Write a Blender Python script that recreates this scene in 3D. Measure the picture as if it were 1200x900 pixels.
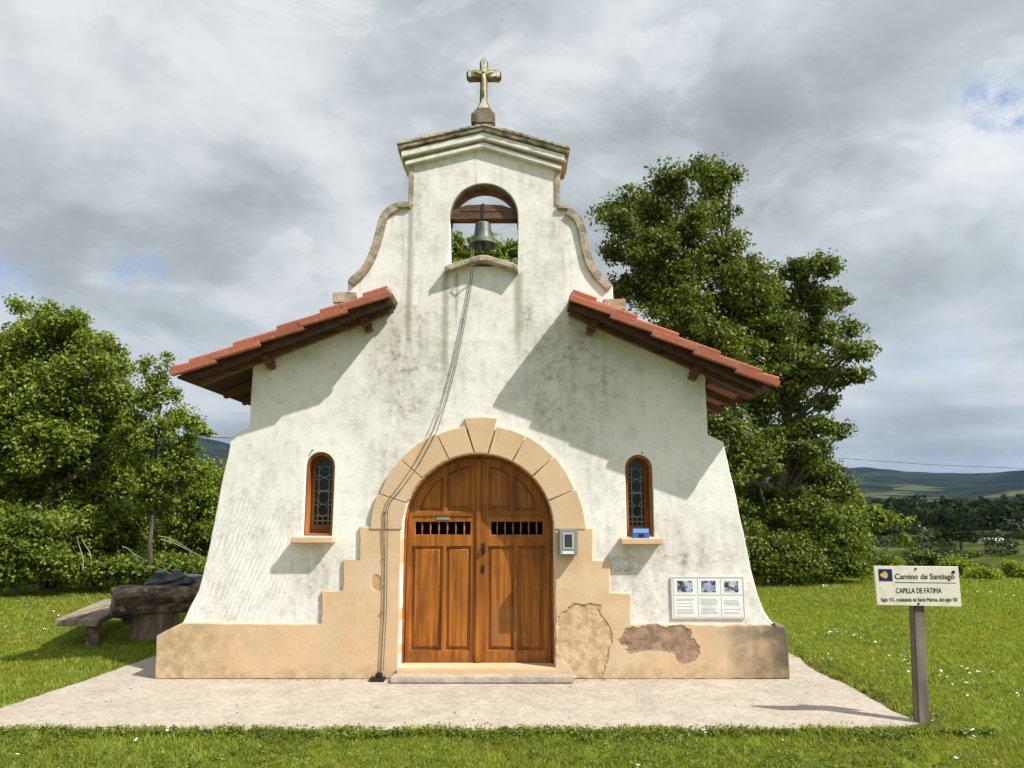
import bpy, bmesh, math, random
import numpy as np
from mathutils import Vector, Matrix
random.seed(7); rng = np.random.default_rng(7)
R = math.radians
S = bpy.context.scene
for o in list(bpy.data.objects): bpy.data.objects.remove(o)
COL = S.collection

# ------------------------------------------------------------------ camera
F = 870.0; PIT = math.atan(140/870.0); D = 7.22; H = 1.6
cam = bpy.data.cameras.new('camera'); co = bpy.data.objects.new('camera', cam); COL.objects.link(co)
co.location = (0, -D, H); co.rotation_euler = (math.pi/2 + PIT, 0, 0)
cam.sensor_width = 36; cam.lens = 36*F/1200; cam.clip_end = 20000; cam.clip_start = .05
S.camera = co

def ray(px, py):
    x = (px-600)/F; y = (450-py)/F; c, s = math.cos(PIT), math.sin(PIT)
    return Vector((x, c-y*s, s+y*c))
def at(px, py, Y=0.0):
    r = ray(px, py); t = (Y+D)/r.y
    return Vector((r.x*t, Y, H+r.z*t))
def gr(px, py, z=0.0):
    r = ray(px, py); t = (z-H)/r.z
    return Vector((r.x*t, -D+r.y*t, z))
def xz(px, py, Y=0.0):
    p = at(px, py, Y); return (p.x, p.z)

# ------------------------------------------------------------------ node helper
class G:
    def __init__(s, tree): s.t = tree; s.N = tree.nodes; s.L = tree.links
    def put(s, sock, v):
        if isinstance(v, bpy.types.NodeSocket): s.L.new(v, sock)
        elif v is not None:
            if hasattr(sock.default_value, '__len__') and not hasattr(v, '__len__'): v = [v]*len(sock.default_value)
            if hasattr(sock.default_value, '__len__') and len(v) == 3 and len(sock.default_value) == 4: v = (*v, 1)
            sock.default_value = v
    def n(s, ty, ins=None, **pr):
        nd = s.N.new(ty)
        for k, v in pr.items(): setattr(nd, k, v)
        for k, v in (ins or {}).items(): s.put(nd.inputs[k], v)
        return nd
    def m(s, op, a, b=None, c=None, clamp=False):
        nd = s.n('ShaderNodeMath', {0: a}, operation=op, use_clamp=clamp)
        if b is not None: s.put(nd.inputs[1], b)
        if c is not None: s.put(nd.inputs[2], c)
        return nd.outputs[0]
    def v(s, op, a, b=None):
        nd = s.n('ShaderNodeVectorMath', {0: a}, operation=op)
        if b is not None: s.put(nd.inputs[1], b)
        return nd.outputs[1] if op in ('DOT_PRODUCT', 'LENGTH', 'DISTANCE') else nd.outputs[0]
    def noise(s, co, scale=1, detail=4, rough=.55, dist=0, out=0):
        return s.n('ShaderNodeTexNoise', {'Vector': co, 'Scale': scale, 'Detail': detail, 'Roughness': rough, 'Distortion': dist}).outputs[out]
    def mapr(s, x, a, b, c=0, d=1, smooth=True):
        return s.n('ShaderNodeMapRange', {0: x, 1: a, 2: b, 3: c, 4: d}, interpolation_type='SMOOTHSTEP' if smooth else 'LINEAR').outputs[0]
    def mix(s, f, a, b, mode='MIX'):
        nd = s.n('ShaderNodeMix', data_type='RGBA', blend_type=mode)
        s.put(nd.inputs[0], f); s.put(nd.inputs[6], a); s.put(nd.inputs[7], b); return nd.outputs[2]
    def pos(s): return s.n('ShaderNodeNewGeometry').outputs['Position']
    def scale(s, co, v): return s.v('MULTIPLY', co, v)
    def sep(s, co):
        o = s.n('ShaderNodeSeparateXYZ', {0: co}).outputs; return o[0], o[1], o[2]
    def blob(s, co, cx, cz, rx, rz, wob=.35, ns=3.0, edge=.35):
        x, y, z = s.sep(co)
        dx = s.m('DIVIDE', s.m('SUBTRACT', x, cx), rx); dz = s.m('DIVIDE', s.m('SUBTRACT', z, cz), rz)
        d = s.m('SQRT', s.m('ADD', s.m('MULTIPLY', dx, dx), s.m('MULTIPLY', dz, dz)))
        nz = s.noise(co, ns, 5, .6)
        d = s.m('ADD', d, s.m('MULTIPLY', s.m('SUBTRACT', nz, .5), wob*2))
        return s.mapr(d, 1+edge, 1-edge, 0, 1)
    def bump(s, h, st=.3, dist=.01, nrm=None):
        return s.n('ShaderNodeBump', {'Height': h, 'Strength': st, 'Distance': dist, 'Normal': nrm}).outputs[0]

def mat(name, fn=None, base=(.5,.5,.5), rough=.8, **ins):
    m = bpy.data.materials.new(name); m.use_nodes = True
    g = G(m.node_tree); b = m.node_tree.nodes['Principled BSDF']
    b.inputs['Base Color'].default_value = (*base, 1); b.inputs['Roughness'].default_value = rough
    if 'Specular IOR Level' in b.inputs: b.inputs['Specular IOR Level'].default_value = .3
    for k, v in ins.items(): b.inputs[k.replace('_', ' ')].default_value = v
    if fn: fn(g, b)
    return m

# ------------------------------------------------------------------ sky, sun, exposure
AZ, EL = 60.0, 49.0      # degrees right of the facade's normal, elevation
sd = Vector((math.sin(R(AZ))*math.cos(R(EL)), -math.cos(R(AZ))*math.cos(R(EL)), math.sin(R(EL))))
sun = bpy.data.lights.new('sun', 'SUN'); so = bpy.data.objects.new('sun', sun); COL.objects.link(so)
sun.energy = 4.4; sun.angle = R(.55); sun.color = (1, .962, .905)
so.rotation_euler = sd.to_track_quat('Z', 'Y').to_euler(); so.location = (8, -8, 12)
S.view_settings.view_transform = 'Standard'; S.view_settings.look = 'None'; S.view_settings.gamma = 1
S.view_settings.exposure = .55
KS = 1/(.1*2**.55)
W = bpy.data.worlds.new('World'); S.world = W; W.use_nodes = True
def build_world():
    g = G(W.node_tree); bg = W.node_tree.nodes['Background']; bg.inputs[1].default_value = .1
    sky = g.n('ShaderNodeTexSky', sky_type='NISHITA', sun_disc=False, sun_elevation=R(EL), sun_rotation=R(180-AZ), altitude=200, air_density=1, dust_density=.6)
    d = g.v('NORMALIZE', g.n('ShaderNodeTexCoord').outputs['Generated'])
    x, y, z = g.sep(d)
    zz = g.m('ADD', g.m('MAXIMUM', z, 0), .16)
    uv = g.n('ShaderNodeCombineXYZ', {0: g.m('DIVIDE', x, zz), 1: g.m('DIVIDE', y, zz), 2: 0}).outputs[0]
    big = g.noise(uv, 1.05, 7, .55, .45)
    ds = g.scale(d, (1, 1, 1.7))
    mid = g.noise(g.v('ADD', ds, (3.3, 1.7, 5)), 3.1, 9, .58, .25); mid = g.mapr(mid, .30, .70, .18, .82)
    wn = g.noise(d, 3.5, 6, .58, out=1)
    dw = g.v('NORMALIZE', g.v('ADD', d, g.scale(g.v('SUBTRACT', wn, (.5, .5, .5)), (.32, .32, .32))))
    val = g.m('ADD', .572, g.m('MULTIPLY', g.m('SUBTRACT', big, .5), .50))
    val = g.m('ADD', val, g.m('MULTIPLY', g.m('SUBTRACT', mid, .5), .56))
    def db(px, py, r, soft=.9):
        c = ray(px, py).normalized()
        dist = g.v('DISTANCE', dw, tuple(c))
        return g.mapr(dist, r/F*1.0, r/F*(1-soft), 0, 1)
    for px, py, r, a in [(130,60,260,.17),(300,150,150,.14),(370,215,90,.14),(395,330,70,.10),(190,140,120,.05),(240,270,170,-.13),(60,250,110,-.03),(440,40,130,-.06),
                         (830,150,170,-.13),(700,40,120,.10),(740,190,90,-.06),(1120,230,170,.16),(990,290,110,.12),(1180,60,120,.05),
                         (1080,310,110,-.10),(1000,420,120,.02),(560,60,120,.02),(60,330,80,-.03),(1100,480,160,.03),(620,230,100,.05)]:
        val = g.m('ADD', val, g.m('MULTIPLY', db(px, py, r), a))
    # thin bands low above the hills
    lowm = g.mapr(z, .35, .05, 0, 1)
    bn = g.noise(g.scale(d, (2.2, 2.2, 26)), 1.6, 4, .5)
    val = g.m('ADD', val, g.m('MULTIPLY', g.m('MULTIPLY', g.m('SUBTRACT', bn, .5), .35), lowm))
    fineb = g.noise(g.v('ADD', ds, (9, 4, 1)), 8.5, 8, .60, .2)
    val = g.m('ADD', val, g.m('MULTIPLY', g.m('SUBTRACT', fineb, .5), .22))
    bl_ = g.noise(g.v('ADD', ds, (2, 7, 3)), 4.2, 9, .56, .5); wisp = g.mapr(bl_, .53, .60); val = g.m('ADD', val, g.m('MULTIPLY', wisp, .11)); val = g.m('SUBTRACT', val, g.m('MULTIPLY', g.mapr(bl_, .46, .36), .06))
    val = g.mapr(val, .12, 1.02, .30, .90)
    cr = g.n('ShaderNodeValToRGB', {0: val}); e = cr.color_ramp
    e.elements[0].position = .27; e.elements[0].color = (.30, .325, .35, 1)
    e.elements[1].position = .86; e.elements[1].color = (.80, .82, .84, 1)
    k = e.elements.new(.46); k.color = (.43, .47, .49, 1)
    k = e.elements.new(.63); k.color = (.56, .61, .64, 1)
    # clouds toward the sun brightened, an added fill for the shaded front wall
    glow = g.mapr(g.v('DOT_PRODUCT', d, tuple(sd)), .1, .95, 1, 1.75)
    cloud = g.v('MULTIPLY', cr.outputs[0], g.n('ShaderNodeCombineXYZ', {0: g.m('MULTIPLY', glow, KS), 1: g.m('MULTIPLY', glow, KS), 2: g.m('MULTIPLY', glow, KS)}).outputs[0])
    gap = g.m('ADD', db(1190, 132, 48, .9), g.m('MULTIPLY', db(30, 322, 48, .95), .75)); gap = g.m('ADD', gap, g.m('MULTIPLY', db(175, 318, 32, .95), .5))
    gap = g.m('ADD', gap, g.m('MULTIPLY', db(1110, 468, 60, .9), .3), clamp=True)
    gap = g.m('MULTIPLY', gap, g.mapr(g.noise(d, 13, 7, .62), .34, .50, .1, .95))
    blue = g.v('MULTIPLY', sky.outputs[0], (1.0, 1.05, 1.2))
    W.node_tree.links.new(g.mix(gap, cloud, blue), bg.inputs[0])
build_world()
S.render.engine = 'CYCLES'; S.cycles.max_bounces = 6

# ------------------------------------------------------------------ object helpers
def tag(o, label=None, cat=None, group=None, kind=None):
    if label: o['label'] = label
    if cat: o['category'] = cat
    if group: o['group'] = group
    if kind: o['kind'] = kind
    return o
def thing(name, loc, label, cat, group=None):
    o = bpy.data.objects.new(name, None); COL.objects.link(o); o.location = loc; o.empty_display_size = .2
    return tag(o, label, cat, group)
def root_loc(p):
    while p.parent: p = p.parent
    return Vector(p.location)
def link(name, me, m, parent=None, base=None, smooth=False):
    """mesh given in world coordinates"""
    o = bpy.data.objects.new(name, me); COL.objects.link(o)
    if m and not me.materials: me.materials.append(m)
    if parent:
        me.transform(Matrix.Translation(-root_loc(parent))); o.parent = parent
    elif base is not None:
        me.transform(Matrix.Translation(-Vector(base))); o.location = base
    if smooth: me.polygons.foreach_set('use_smooth', [True]*len(me.polygons))
    me.update()
    return o
class MB:
    def __init__(s): s.v = []; s.f = []
    def add(s, vs, fs):
        n = len(s.v); s.v += [tuple(v) for v in vs]; s.f += [tuple(i+n for i in f) for f in fs]; return s
    def box(s, a, b, M=None):
        (x0,y0,z0),(x1,y1,z1) = a, b
        vs = [Vector((x,y,z)) for x in (x0,x1) for y in (y0,y1) for z in (z0,z1)]
        if M: vs = [M@v for v in vs]
        return s.add(vs, [(0,1,3,2),(4,6,7,5),(0,4,5,1),(2,3,7,6),(0,2,6,4),(1,5,7,3)])
    def tube(s, pts, rad, n=8, cap=True):
        pts = [Vector(p) for p in pts]; rs = rad if hasattr(rad, '__len__') else [rad]*len(pts)
        vs = []; up = None
        for i, p in enumerate(pts):
            t = (pts[min(i+1, len(pts)-1)]-pts[max(i-1, 0)]).normalized()
            if up is None: up = t.orthogonal().normalized()
            up = (up - t*up.dot(t)); up = up.normalized() if up.length > 1e-6 else t.orthogonal().normalized()
            w = t.cross(up)
            for k in range(n):
                a = 2*math.pi*k/n; vs.append(p+(up*math.cos(a)+w*math.sin(a))*rs[i])
        fs = [(i*n+k, i*n+(k+1) % n, (i+1)*n+(k+1) % n, (i+1)*n+k) for i in range(len(pts)-1) for k in range(n)]
        if cap: fs += [tuple(range(n-1, -1, -1)), tuple((len(pts)-1)*n+k for k in range(n))]
        return s.add(vs, fs)
    def lathe(s, prof, c, n=20):
        c = Vector(c); vs = [c+Vector((r*math.cos(2*math.pi*k/n), r*math.sin(2*math.pi*k/n), z)) for r, z in prof for k in range(n)]
        fs = [(i*n+k, i*n+(k+1) % n, (i+1)*n+(k+1) % n, (i+1)*n+k) for i in range(len(prof)-1) for k in range(n)]
        return s.add(vs, fs)
    def extr(s, pts, y0, y1):
        """convex-ish polygon in x,z extruded along y"""
        n = len(pts); vs = [(x, y0, z) for x, z in pts]+[(x, y1, z) for x, z in pts]
        return s.add(vs, [tuple(range(n)), tuple(range(2*n-1, n-1, -1))]+[(i, i+n, (i+1) % n+n, (i+1) % n) for i in range(n)])
    def mesh(s, name='m'):
        me = bpy.data.meshes.new(name); me.from_pydata(s.v, [], s.f); me.validate(); return me
    def build(s, name, m, parent=None, base=None, smooth=False, bevel=0):
        me = s.mesh(name)
        bm = bmesh.new(); bm.from_mesh(me)
        bmesh.ops.recalc_face_normals(bm, faces=bm.faces)
        if bevel:
            bmesh.ops.bevel(bm, geom=[e for e in bm.edges if e.calc_face_angle(0) > .5], offset=bevel, segments=2, affect='EDGES', clamp_overlap=True)
        bm.to_mesh(me); bm.free()
        return link(name, me, m, parent, base, smooth)
def poly(name, loops, y0, y1, m, parent=None, base=None, bevel=0, build=True):
    """polygon with holes in the x,z plane, extruded from y0 to y1"""
    cu = bpy.data.curves.new('c', 'CURVE'); cu.dimensions = '2D'; cu.fill_mode = 'BOTH'
    for lp in loops:
        sp = cu.splines.new('POLY'); sp.points.add(len(lp)-1)
        for i, (x, z) in enumerate(lp): sp.points[i].co = (x, z, 0, 1)
        sp.use_cyclic_u = True
    cu.extrude = (y1-y0)/2-bevel; cu.bevel_depth = bevel; cu.bevel_resolution = 1; cu.offset = -bevel
    ob = bpy.data.objects.new('c', cu); COL.objects.link(ob)
    dg = bpy.context.evaluated_depsgraph_get(); me = bpy.data.meshes.new_from_object(ob.evaluated_get(dg))
    bpy.data.objects.remove(ob)
    me.transform(Matrix.Translation((0, (y0+y1)/2, 0)) @ Matrix.Rotation(math.pi/2, 4, 'X'))
    bm = bmesh.new(); bm.from_mesh(me); bmesh.ops.remove_doubles(bm, verts=bm.verts, dist=1e-5)
    bmesh.ops.recalc_face_normals(bm, faces=bm.faces); bm.to_mesh(me); bm.free()
    me.materials.clear()
    return link(name, me, m, parent, base)
def rough_loop(pts, step=.06, amp=.003, seed=1):
    r = random.Random(seed); out = []
    for i in range(len(pts)):
        a = Vector(pts[i]).to_2d(); b = Vector(pts[(i+1) % len(pts)]).to_2d(); n = max(1, int((b-a).length/step))
        for k in range(n):
            p = a.lerp(b, k/n)
            if k: p = p+Vector((r.uniform(-amp, amp), r.uniform(-amp, amp)))
            out.append(tuple(p))
    return out
def arch_loop(xl, xr, zb, ztop, n=24):
    c = (xl+xr)/2; r = (xr-xl)/2; zs = ztop-r
    return [(xl, zb), (xr, zb)]+[(c+r*math.cos(math.pi*k/n), zs+r*math.sin(math.pi*k/n)) for k in range(n+1)]
def np_mesh(name, V, Fidx, nper):
    me = bpy.data.meshes.new(name); me.vertices.add(len(V)); me.vertices.foreach_set('co', V.astype(np.float32).ravel())
    nf = len(Fidx)//nper if Fidx.ndim == 1 else len(Fidx)
    me.loops.add(nf*nper); me.loops.foreach_set('vertex_index', Fidx.astype(np.int32).ravel())
    me.polygons.add(nf); me.polygons.foreach_set('loop_start', np.arange(0, nf*nper, nper, dtype=np.int32))
    me.update(calc_edges=True); return me
def text(name, s, m, parent, x0, zc, y, width, height, align='LEFT', bold=0.0):
    cu = bpy.data.curves.new('t', 'FONT'); cu.body = s; cu.extrude = .0006; cu.offset = bold; cu.size = 1
    ob = bpy.data.objects.new('t', cu); COL.objects.link(ob)
    dg = bpy.context.evaluated_depsgraph_get(); me = bpy.data.meshes.new_from_object(ob.evaluated_get(dg)); bpy.data.objects.remove(ob)
    vs = np.array([v.co[:] for v in me.vertices]); lo = vs.min(0); hi = vs.max(0)
    sx = width/(hi[0]-lo[0]); sz = height
    for v in me.vertices: v.co = (x0+(v.co.x-lo[0])*sx, y+v.co.z, zc+(v.co.y)*sz)
    me.materials.clear(); return link(name, me, m, parent)

# ------------------------------------------------------------------ materials
def f_stucco(g, b):
    p = g.pos(); x, y, z = g.sep(p)
    big = g.noise(p, 1.1, 5, .6); fine = g.noise(p, 9, 7, .66); fine2 = g.noise(p, 42, 4, .6)
    c = g.mix(g.mapr(big, .3, .72), (.87, .838, .785), (.785, .755, .705))
    c = g.mix(g.m('MULTIPLY', g.mapr(fine, .5, .74), .55), c, (.50, .48, .42)); c = g.mix(g.m('MULTIPLY', g.mapr(g.noise(p, 3.2, 7, .68), .5, .68), .38), c, (.46, .445, .40))
    # dark lichen speckle, denser inside the stained areas
    st = None
    for cx, cz, rx, rz, a in STAINS:
        k = g.m('MULTIPLY', g.blob(p, cx, cz, rx, rz, .55, 2.2, .75), a)
        st = k if st is None else g.m('MAXIMUM', st, k)
    sp = g.mapr(g.noise(p, 15, 8, .7), .40, .66)
    sp2 = g.mapr(g.noise(p, 5, 6, .65), .38, .62)
    vs_ = g.mapr(g.noise(g.scale(p, (6, 6, 1.1)), 1.5, 7, .68), .38, .66)
    dirt = g.m('MULTIPLY', st, g.m('ADD', .20, g.m('ADD', g.m('MULTIPLY', vs_, .40), g.m('MULTIPLY', g.m('MULTIPLY', sp, sp2), .8))), clamp=True)
    c = g.mix(dirt, c, (.31, .275, .215))
    # vertical runs
    strk = g.noise(g.scale(p, (7, 7, .55)), 1.6, 6, .7)
    sm = g.m('MULTIPLY', g.mapr(strk, .52, .72), g.mapr(z, 2.3, 4.6, .12, .5))
    c = g.mix(sm, c, (.33, .32, .26))
    for cx, z0, z1, w in RUNS:
        dx = g.m('ABSOLUTE', g.m('SUBTRACT', g.m('ADD', x, g.m('MULTIPLY', g.m('SUBTRACT', fine, .5), .05)), cx))
        k = g.m('MULTIPLY', g.mapr(dx, w, 0), g.m('MULTIPLY', g.mapr(z, z0, z0+.5), g.mapr(z, z1+.02, z1-.05)))
        c = g.mix(g.m('MULTIPLY', k, .75), c, (.30, .285, .21))
    # small chipped spots
    ch = g.mapr(g.noise(p, 24, 3, .5, .4), .70, .76)
    c = g.mix(g.m('MULTIPLY', ch, .55), c, (.42, .37, .29))
    # grubby foot of the wall
    ft = g.m('MULTIPLY', g.mapr(z, .95, .45), g.mapr(fine, .4, .7)); c = g.mix(g.m('MULTIPLY', ft, .5), c, (.46, .45, .42))
    # trowel ridges low on the left flare
    rp = g.n('ShaderNodeVectorRotate', {'Vector': p, 'Angle': -.42}, rotation_type='Y_AXIS').outputs[0]
    wv = g.n('ShaderNodeTexWave', {'Vector': g.scale(rp, (1, .2, .40)), 'Scale': 7, 'Distortion': 9, 'Detail': 3, 'Detail Scale': .9, 'Detail Roughness': .6}).outputs[1]
    rm = g.blob(p, xz(285, 665)[0], xz(285, 665)[1], .45, .6, .5, 3, .6)
    c = g.mix(g.m('MULTIPLY', g.m('MULTIPLY', rm, g.mapr(wv, .35, .1)), .13), c, (.30, .30, .29))
    h = g.m('ADD', g.m('MULTIPLY', fine, .8), g.m('MULTIPLY', fine2, .25))
    h = g.m('ADD', h, g.m('MULTIPLY', g.m('MULTIPLY', wv, rm), .6))
    h = g.m('SUBTRACT', h, g.m('MULTIPLY', ch, .3))
    h = g.m('ADD', h, g.m('MULTIPLY', g.noise(p, 2.5, 2), 2.0))
    g.L.new(c, b.inputs['Base Color']); g.L.new(g.bump(h, .40, .013), b.inputs['Normal'])
def sxz(px, py, rx, ry, a): x, z = xz(px, py); return (x, z, rx/F*7.4, ry/F*7.4, a)
STAINS = [sxz(475, 425, 42, 80, .95), sxz(520, 400, 34, 85, .6), sxz(665, 440, 62, 72, .85), sxz(650, 395, 40, 30, .5), sxz(490, 215, 16, 55, .6), sxz(500, 270, 45, 40, .45),
          sxz(645, 265, 35, 45, .5), sxz(620, 215, 25, 22, .45), sxz(590, 175, 50, 14, .35), sxz(620, 370, 14, 45, .7), sxz(410, 380, 30, 12, .7),
          sxz(330, 415, 40, 10, .35), sxz(760, 685, 60, 45, .5), sxz(735, 700, 22, 32, .5), sxz(330, 560, 30, 60, .25), sxz(820, 640, 50, 30, .35),
          sxz(360, 690, 40, 30, .3), sxz(430, 560, 20, 30, .25), sxz(600, 560, 90, 60, .2), sxz(255, 640, 20, 80, .3), sxz(560, 470, 60, 50, .3), sxz(455, 540, 26, 40, .55), sxz(630, 320, 30, 50, .5), sxz(545, 250, 18, 60, .4), sxz(700, 560, 30, 40, .4), sxz(850, 700, 40, 22, .45), sxz(300, 600, 50, 40, .4), sxz(780, 600, 30, 30, .3)]
STAINS += [sxz(780, 650, 75, 45, .75), sxz(730, 672, 40, 34, .8), sxz(850, 640, 30, 40, .5), sxz(375, 672, 40, 34, .7), sxz(390, 700, 30, 30, .6), sxz(300, 560, 30, 40, .4), sxz(330, 600, 26, 30, .5), sxz(250, 600, 18, 80, .35), sxz(420, 470, 30, 40, .35), sxz(560, 350, 60, 30, .3), sxz(700, 300, 16, 30, .5), sxz(520, 190, 26, 20, .5)]
RUNS = [(xz(522, 340)[0], 2.6, xz(522, 318)[1], .055), (xz(607, 340)[0], 2.9, xz(607, 318)[1], .075), (xz(480, 300)[0], 3.0, xz(480, 235)[1], .05), (xz(535, 340)[0], 3.2, xz(535, 318)[1], .03)]
M_stucco = mat('stucco', f_stucco, rough=.92)
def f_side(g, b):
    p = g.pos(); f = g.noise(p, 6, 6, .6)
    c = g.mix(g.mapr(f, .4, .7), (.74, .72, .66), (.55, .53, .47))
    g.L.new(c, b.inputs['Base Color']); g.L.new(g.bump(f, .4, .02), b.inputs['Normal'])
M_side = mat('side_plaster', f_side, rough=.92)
TAN = (.57, .39, .225); TAN2 = (.67, .485, .315)
def f_tan(g, b, plinth=False):
    p = g.pos(); x, y, z = g.sep(p); f = g.noise(p, 3, 6, .6); ff = g.noise(p, 30, 5, .6)
    c = g.mix(g.mapr(f, .3, .7), TAN, TAN2); c = g.mix(g.mapr(g.n('ShaderNodeObjectInfo').outputs['Random'], .2, .8, 0, .35), c, (.62, .42, .235)); c = g.mix(g.m('MULTIPLY', g.mapr(g.noise(p, 1.6, 6, .7), .48, .62), .35), c, (.50, .40, .28))
    c = g.mix(g.m('MULTIPLY', g.mapr(ff, .5, .75), .35), c, (.50, .36, .21))
    rnd = g.n('ShaderNodeNewGeometry').outputs['Random Per Island']
    h = g.m('ADD', f, g.m('MULTIPLY', ff, .25))
    sp = g.noise(p, 11, 7, .7); sp2 = g.noise(p, 4, 5, .6)
    # bare rubble patch by the right jamb
    X, Z = xz(684, 752); k = g.blob(p, X, Z, .25, .36, .55, 3.2, .05)
    vor = g.n('ShaderNodeTexVoronoi', {'Vector': p, 'Scale': 26}).outputs[0]
    rim = g.m('MULTIPLY', g.mapr(k, .02, .3), g.mapr(k, .98, .7))
    c = g.mix(g.m('MULTIPLY', k, .75), c, g.mix(g.mapr(sp, .42, .62), (.64, .46, .28), (.42, .28, .15)))
    c = g.mix(g.m('MULTIPLY', rim, g.mapr(sp2, .45, .62, 0, .7)), c, (.26, .17, .09))
    h = g.m('SUBTRACT', h, g.m('MULTIPLY', k, g.m('ADD', .9, g.m('MULTIPLY', sp, 2.6))))
    # knocked patch on the left jamb
    X, Z = xz(441, 682); k = g.blob(p, X, Z, .045, .07, .2, 6, .2)
    c = g.mix(k, c, (.48, .28, .10)); h = g.m('SUBTRACT', h, g.m('MULTIPLY', k, 1.5))
    # grey lime bloom on the left jamb
    X, Z = xz(430, 670); k = g.blob(p, X, Z, .14, .16, .5, 4, .6); c = g.mix(g.m('MULTIPLY', k, .3), c, (.62, .55, .45))
    if plinth:
        X, Z = xz(776, 750, -.05); k = g.blob(p, X, Z, .34, .13, .85, 5, .05)
        k2 = g.blob(p, xz(768, 783, -.028)[0], xz(768, 783, -.028)[1], .25, .17, .4, 5, .1); k = g.m('MULTIPLY', k, g.m('SUBTRACT', 1, k2))
        X, Z = xz(806, 762, -.05); k = g.m('MAXIMUM', k, g.blob(p, X, Z, .12, .11, .8, 6, .06))
        c = g.mix(k, c, g.mix(g.mapr(sp, .4, .65), (.38, .25, .165), (.21, .135, .095)))
        rim = g.m('MULTIPLY', g.mapr(k, .02, .25), g.mapr(k, .98, .6)); c = g.mix(g.m('MULTIPLY', rim, .6), c, (.20, .12, .08)); h = g.m('SUBTRACT', h, g.m('MULTIPLY', k, g.m('ADD', 1.6, g.m('MULTIPLY', sp, 2.5))))
        # grey weathering at the right and left ends
        gx = g.mapr(g.m('ADD', x, g.m('MULTIPLY', g.m('SUBTRACT', sp2, .5), 1.0)), xz(835, 760)[0], xz(925, 760)[0])
        c = g.mix(g.m('MULTIPLY', gx, g.mapr(sp, .25, .5, .6, 1)), c, (.12, .10, .065))
        gl = g.mapr(g.m('ADD', x, g.m('MULTIPLY', g.m('SUBTRACT', sp2, .5), 1.2)), xz(330, 760)[0], xz(190, 760)[0])
        gl = g.m('MULTIPLY', gl, g.mapr(sp, .35, .62, .1, .75)); c = g.mix(gl, c, (.30, .235, .13))
        lo = g.m('MULTIPLY', g.mapr(g.m('ADD', z, g.m('MULTIPLY', g.m('SUBTRACT', sp2, .5), .35)), .16, .0), g.mapr(sp, .35, .6)); c = g.mix(g.m('MULTIPLY', lo, .7), c, (.36, .27, .17))
    g.L.new(c, b.inputs['Base Color']); g.L.new(g.bump(h, .5, .012), b.inputs['Normal'])
M_tan = mat('tan_render', f_tan, rough=.85)
M_plinth = mat('tan_plinth', lambda g, b: f_tan(g, b, True), rough=.88)
def f_stone(g, b, a=(.40,.35,.27), c2=(.16,.14,.10), c3=(.55,.36,.20)):
    p = g.pos(); f = g.noise(p, 7, 7, .7); q = g.noise(p, 2.5, 5, .6); s = g.noise(p, 30, 4)
    c = g.mix(g.mapr(f, .42, .6), a, c2); c = g.mix(g.m('MULTIPLY', g.mapr(q, .5, .65), .6), c, c3)
    g.L.new(c, b.inputs['Base Color']); g.L.new(g.bump(g.m('ADD', f, g.m('MULTIPLY', s, .4)), .8, .02), b.inputs['Normal'])
M_stone = mat('weathered_stone', f_stone, rough=.95)
M_coping = mat('coping_stone', lambda g, b: f_stone(g, b, (.48,.40,.30), (.24,.21,.16), (.56,.38,.23)), rough=.95)
M_crossw = mat('worn_white_paint', lambda g, b: f_stone(g, b, (.84,.82,.75), (.42,.37,.28), (.74,.66,.50)), rough=.8)
M_lich = mat('dark_lichen_stone', lambda g, b: f_stone(g, b, (.24,.21,.15), (.10,.085,.06), (.30,.23,.12)), rough=.95)
M_gold = mat('ochre_figure', lambda g, b: f_stone(g, b, (.50,.38,.17), (.28,.20,.09), (.66,.58,.42)), rough=.6)
def f_conc(g, b):
    p = g.pos(); f = g.noise(p, 1.2, 6, .65); q = g.noise(p, 5, 9, .75); s = g.noise(p, 60, 4, .7); q3 = g.noise(p, 18, 6, .7)
    c = g.mix(g.mapr(f, .3, .7), (.50, .435, .355), (.42, .36, .29))
    c = g.mix(g.m('MULTIPLY', g.mapr(q, .42, .66), .42), c, (.27, .225, .17)); c = g.mix(g.m('MULTIPLY', g.mapr(q3, .46, .64), .5), c, (.25, .21, .16))
    st_ = g.noise(g.scale(p, (1, 1.8, 1)), 3.2, 8, .72); c = g.mix(g.m('MULTIPLY', g.mapr(st_, .5, .66), .22), c, (.28, .235, .18))
    c = g.mix(g.m('MULTIPLY', g.mapr(s, .55, .7), .5), c, (.55, .51, .45))
    c = g.mix(g.m('MULTIPLY', g.mapr(s, .45, .33), .35), c, (.18, .15, .12))
    g.L.new(c, b.inputs['Base Color']); g.L.new(g.bump(g.m('ADD', q3, g.m('MULTIPLY', s, .7)), .8, .012), b.inputs['Normal'])
M_conc = mat('concrete', f_conc, rough=.95)
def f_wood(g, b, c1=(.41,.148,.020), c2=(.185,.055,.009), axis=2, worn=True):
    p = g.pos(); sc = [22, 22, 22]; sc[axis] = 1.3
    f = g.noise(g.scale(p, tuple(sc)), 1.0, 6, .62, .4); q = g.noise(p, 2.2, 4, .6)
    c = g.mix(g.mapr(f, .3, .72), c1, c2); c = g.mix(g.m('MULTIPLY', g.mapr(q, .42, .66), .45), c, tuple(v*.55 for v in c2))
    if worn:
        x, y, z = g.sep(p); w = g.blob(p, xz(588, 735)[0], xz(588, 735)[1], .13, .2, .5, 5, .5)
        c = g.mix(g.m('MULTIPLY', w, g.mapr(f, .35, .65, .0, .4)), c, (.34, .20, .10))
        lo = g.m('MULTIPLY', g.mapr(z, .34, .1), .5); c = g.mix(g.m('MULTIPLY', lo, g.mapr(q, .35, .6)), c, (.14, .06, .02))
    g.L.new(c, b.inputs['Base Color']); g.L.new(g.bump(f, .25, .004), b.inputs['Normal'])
M_door = mat('door_wood', f_wood, rough=.45)
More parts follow.
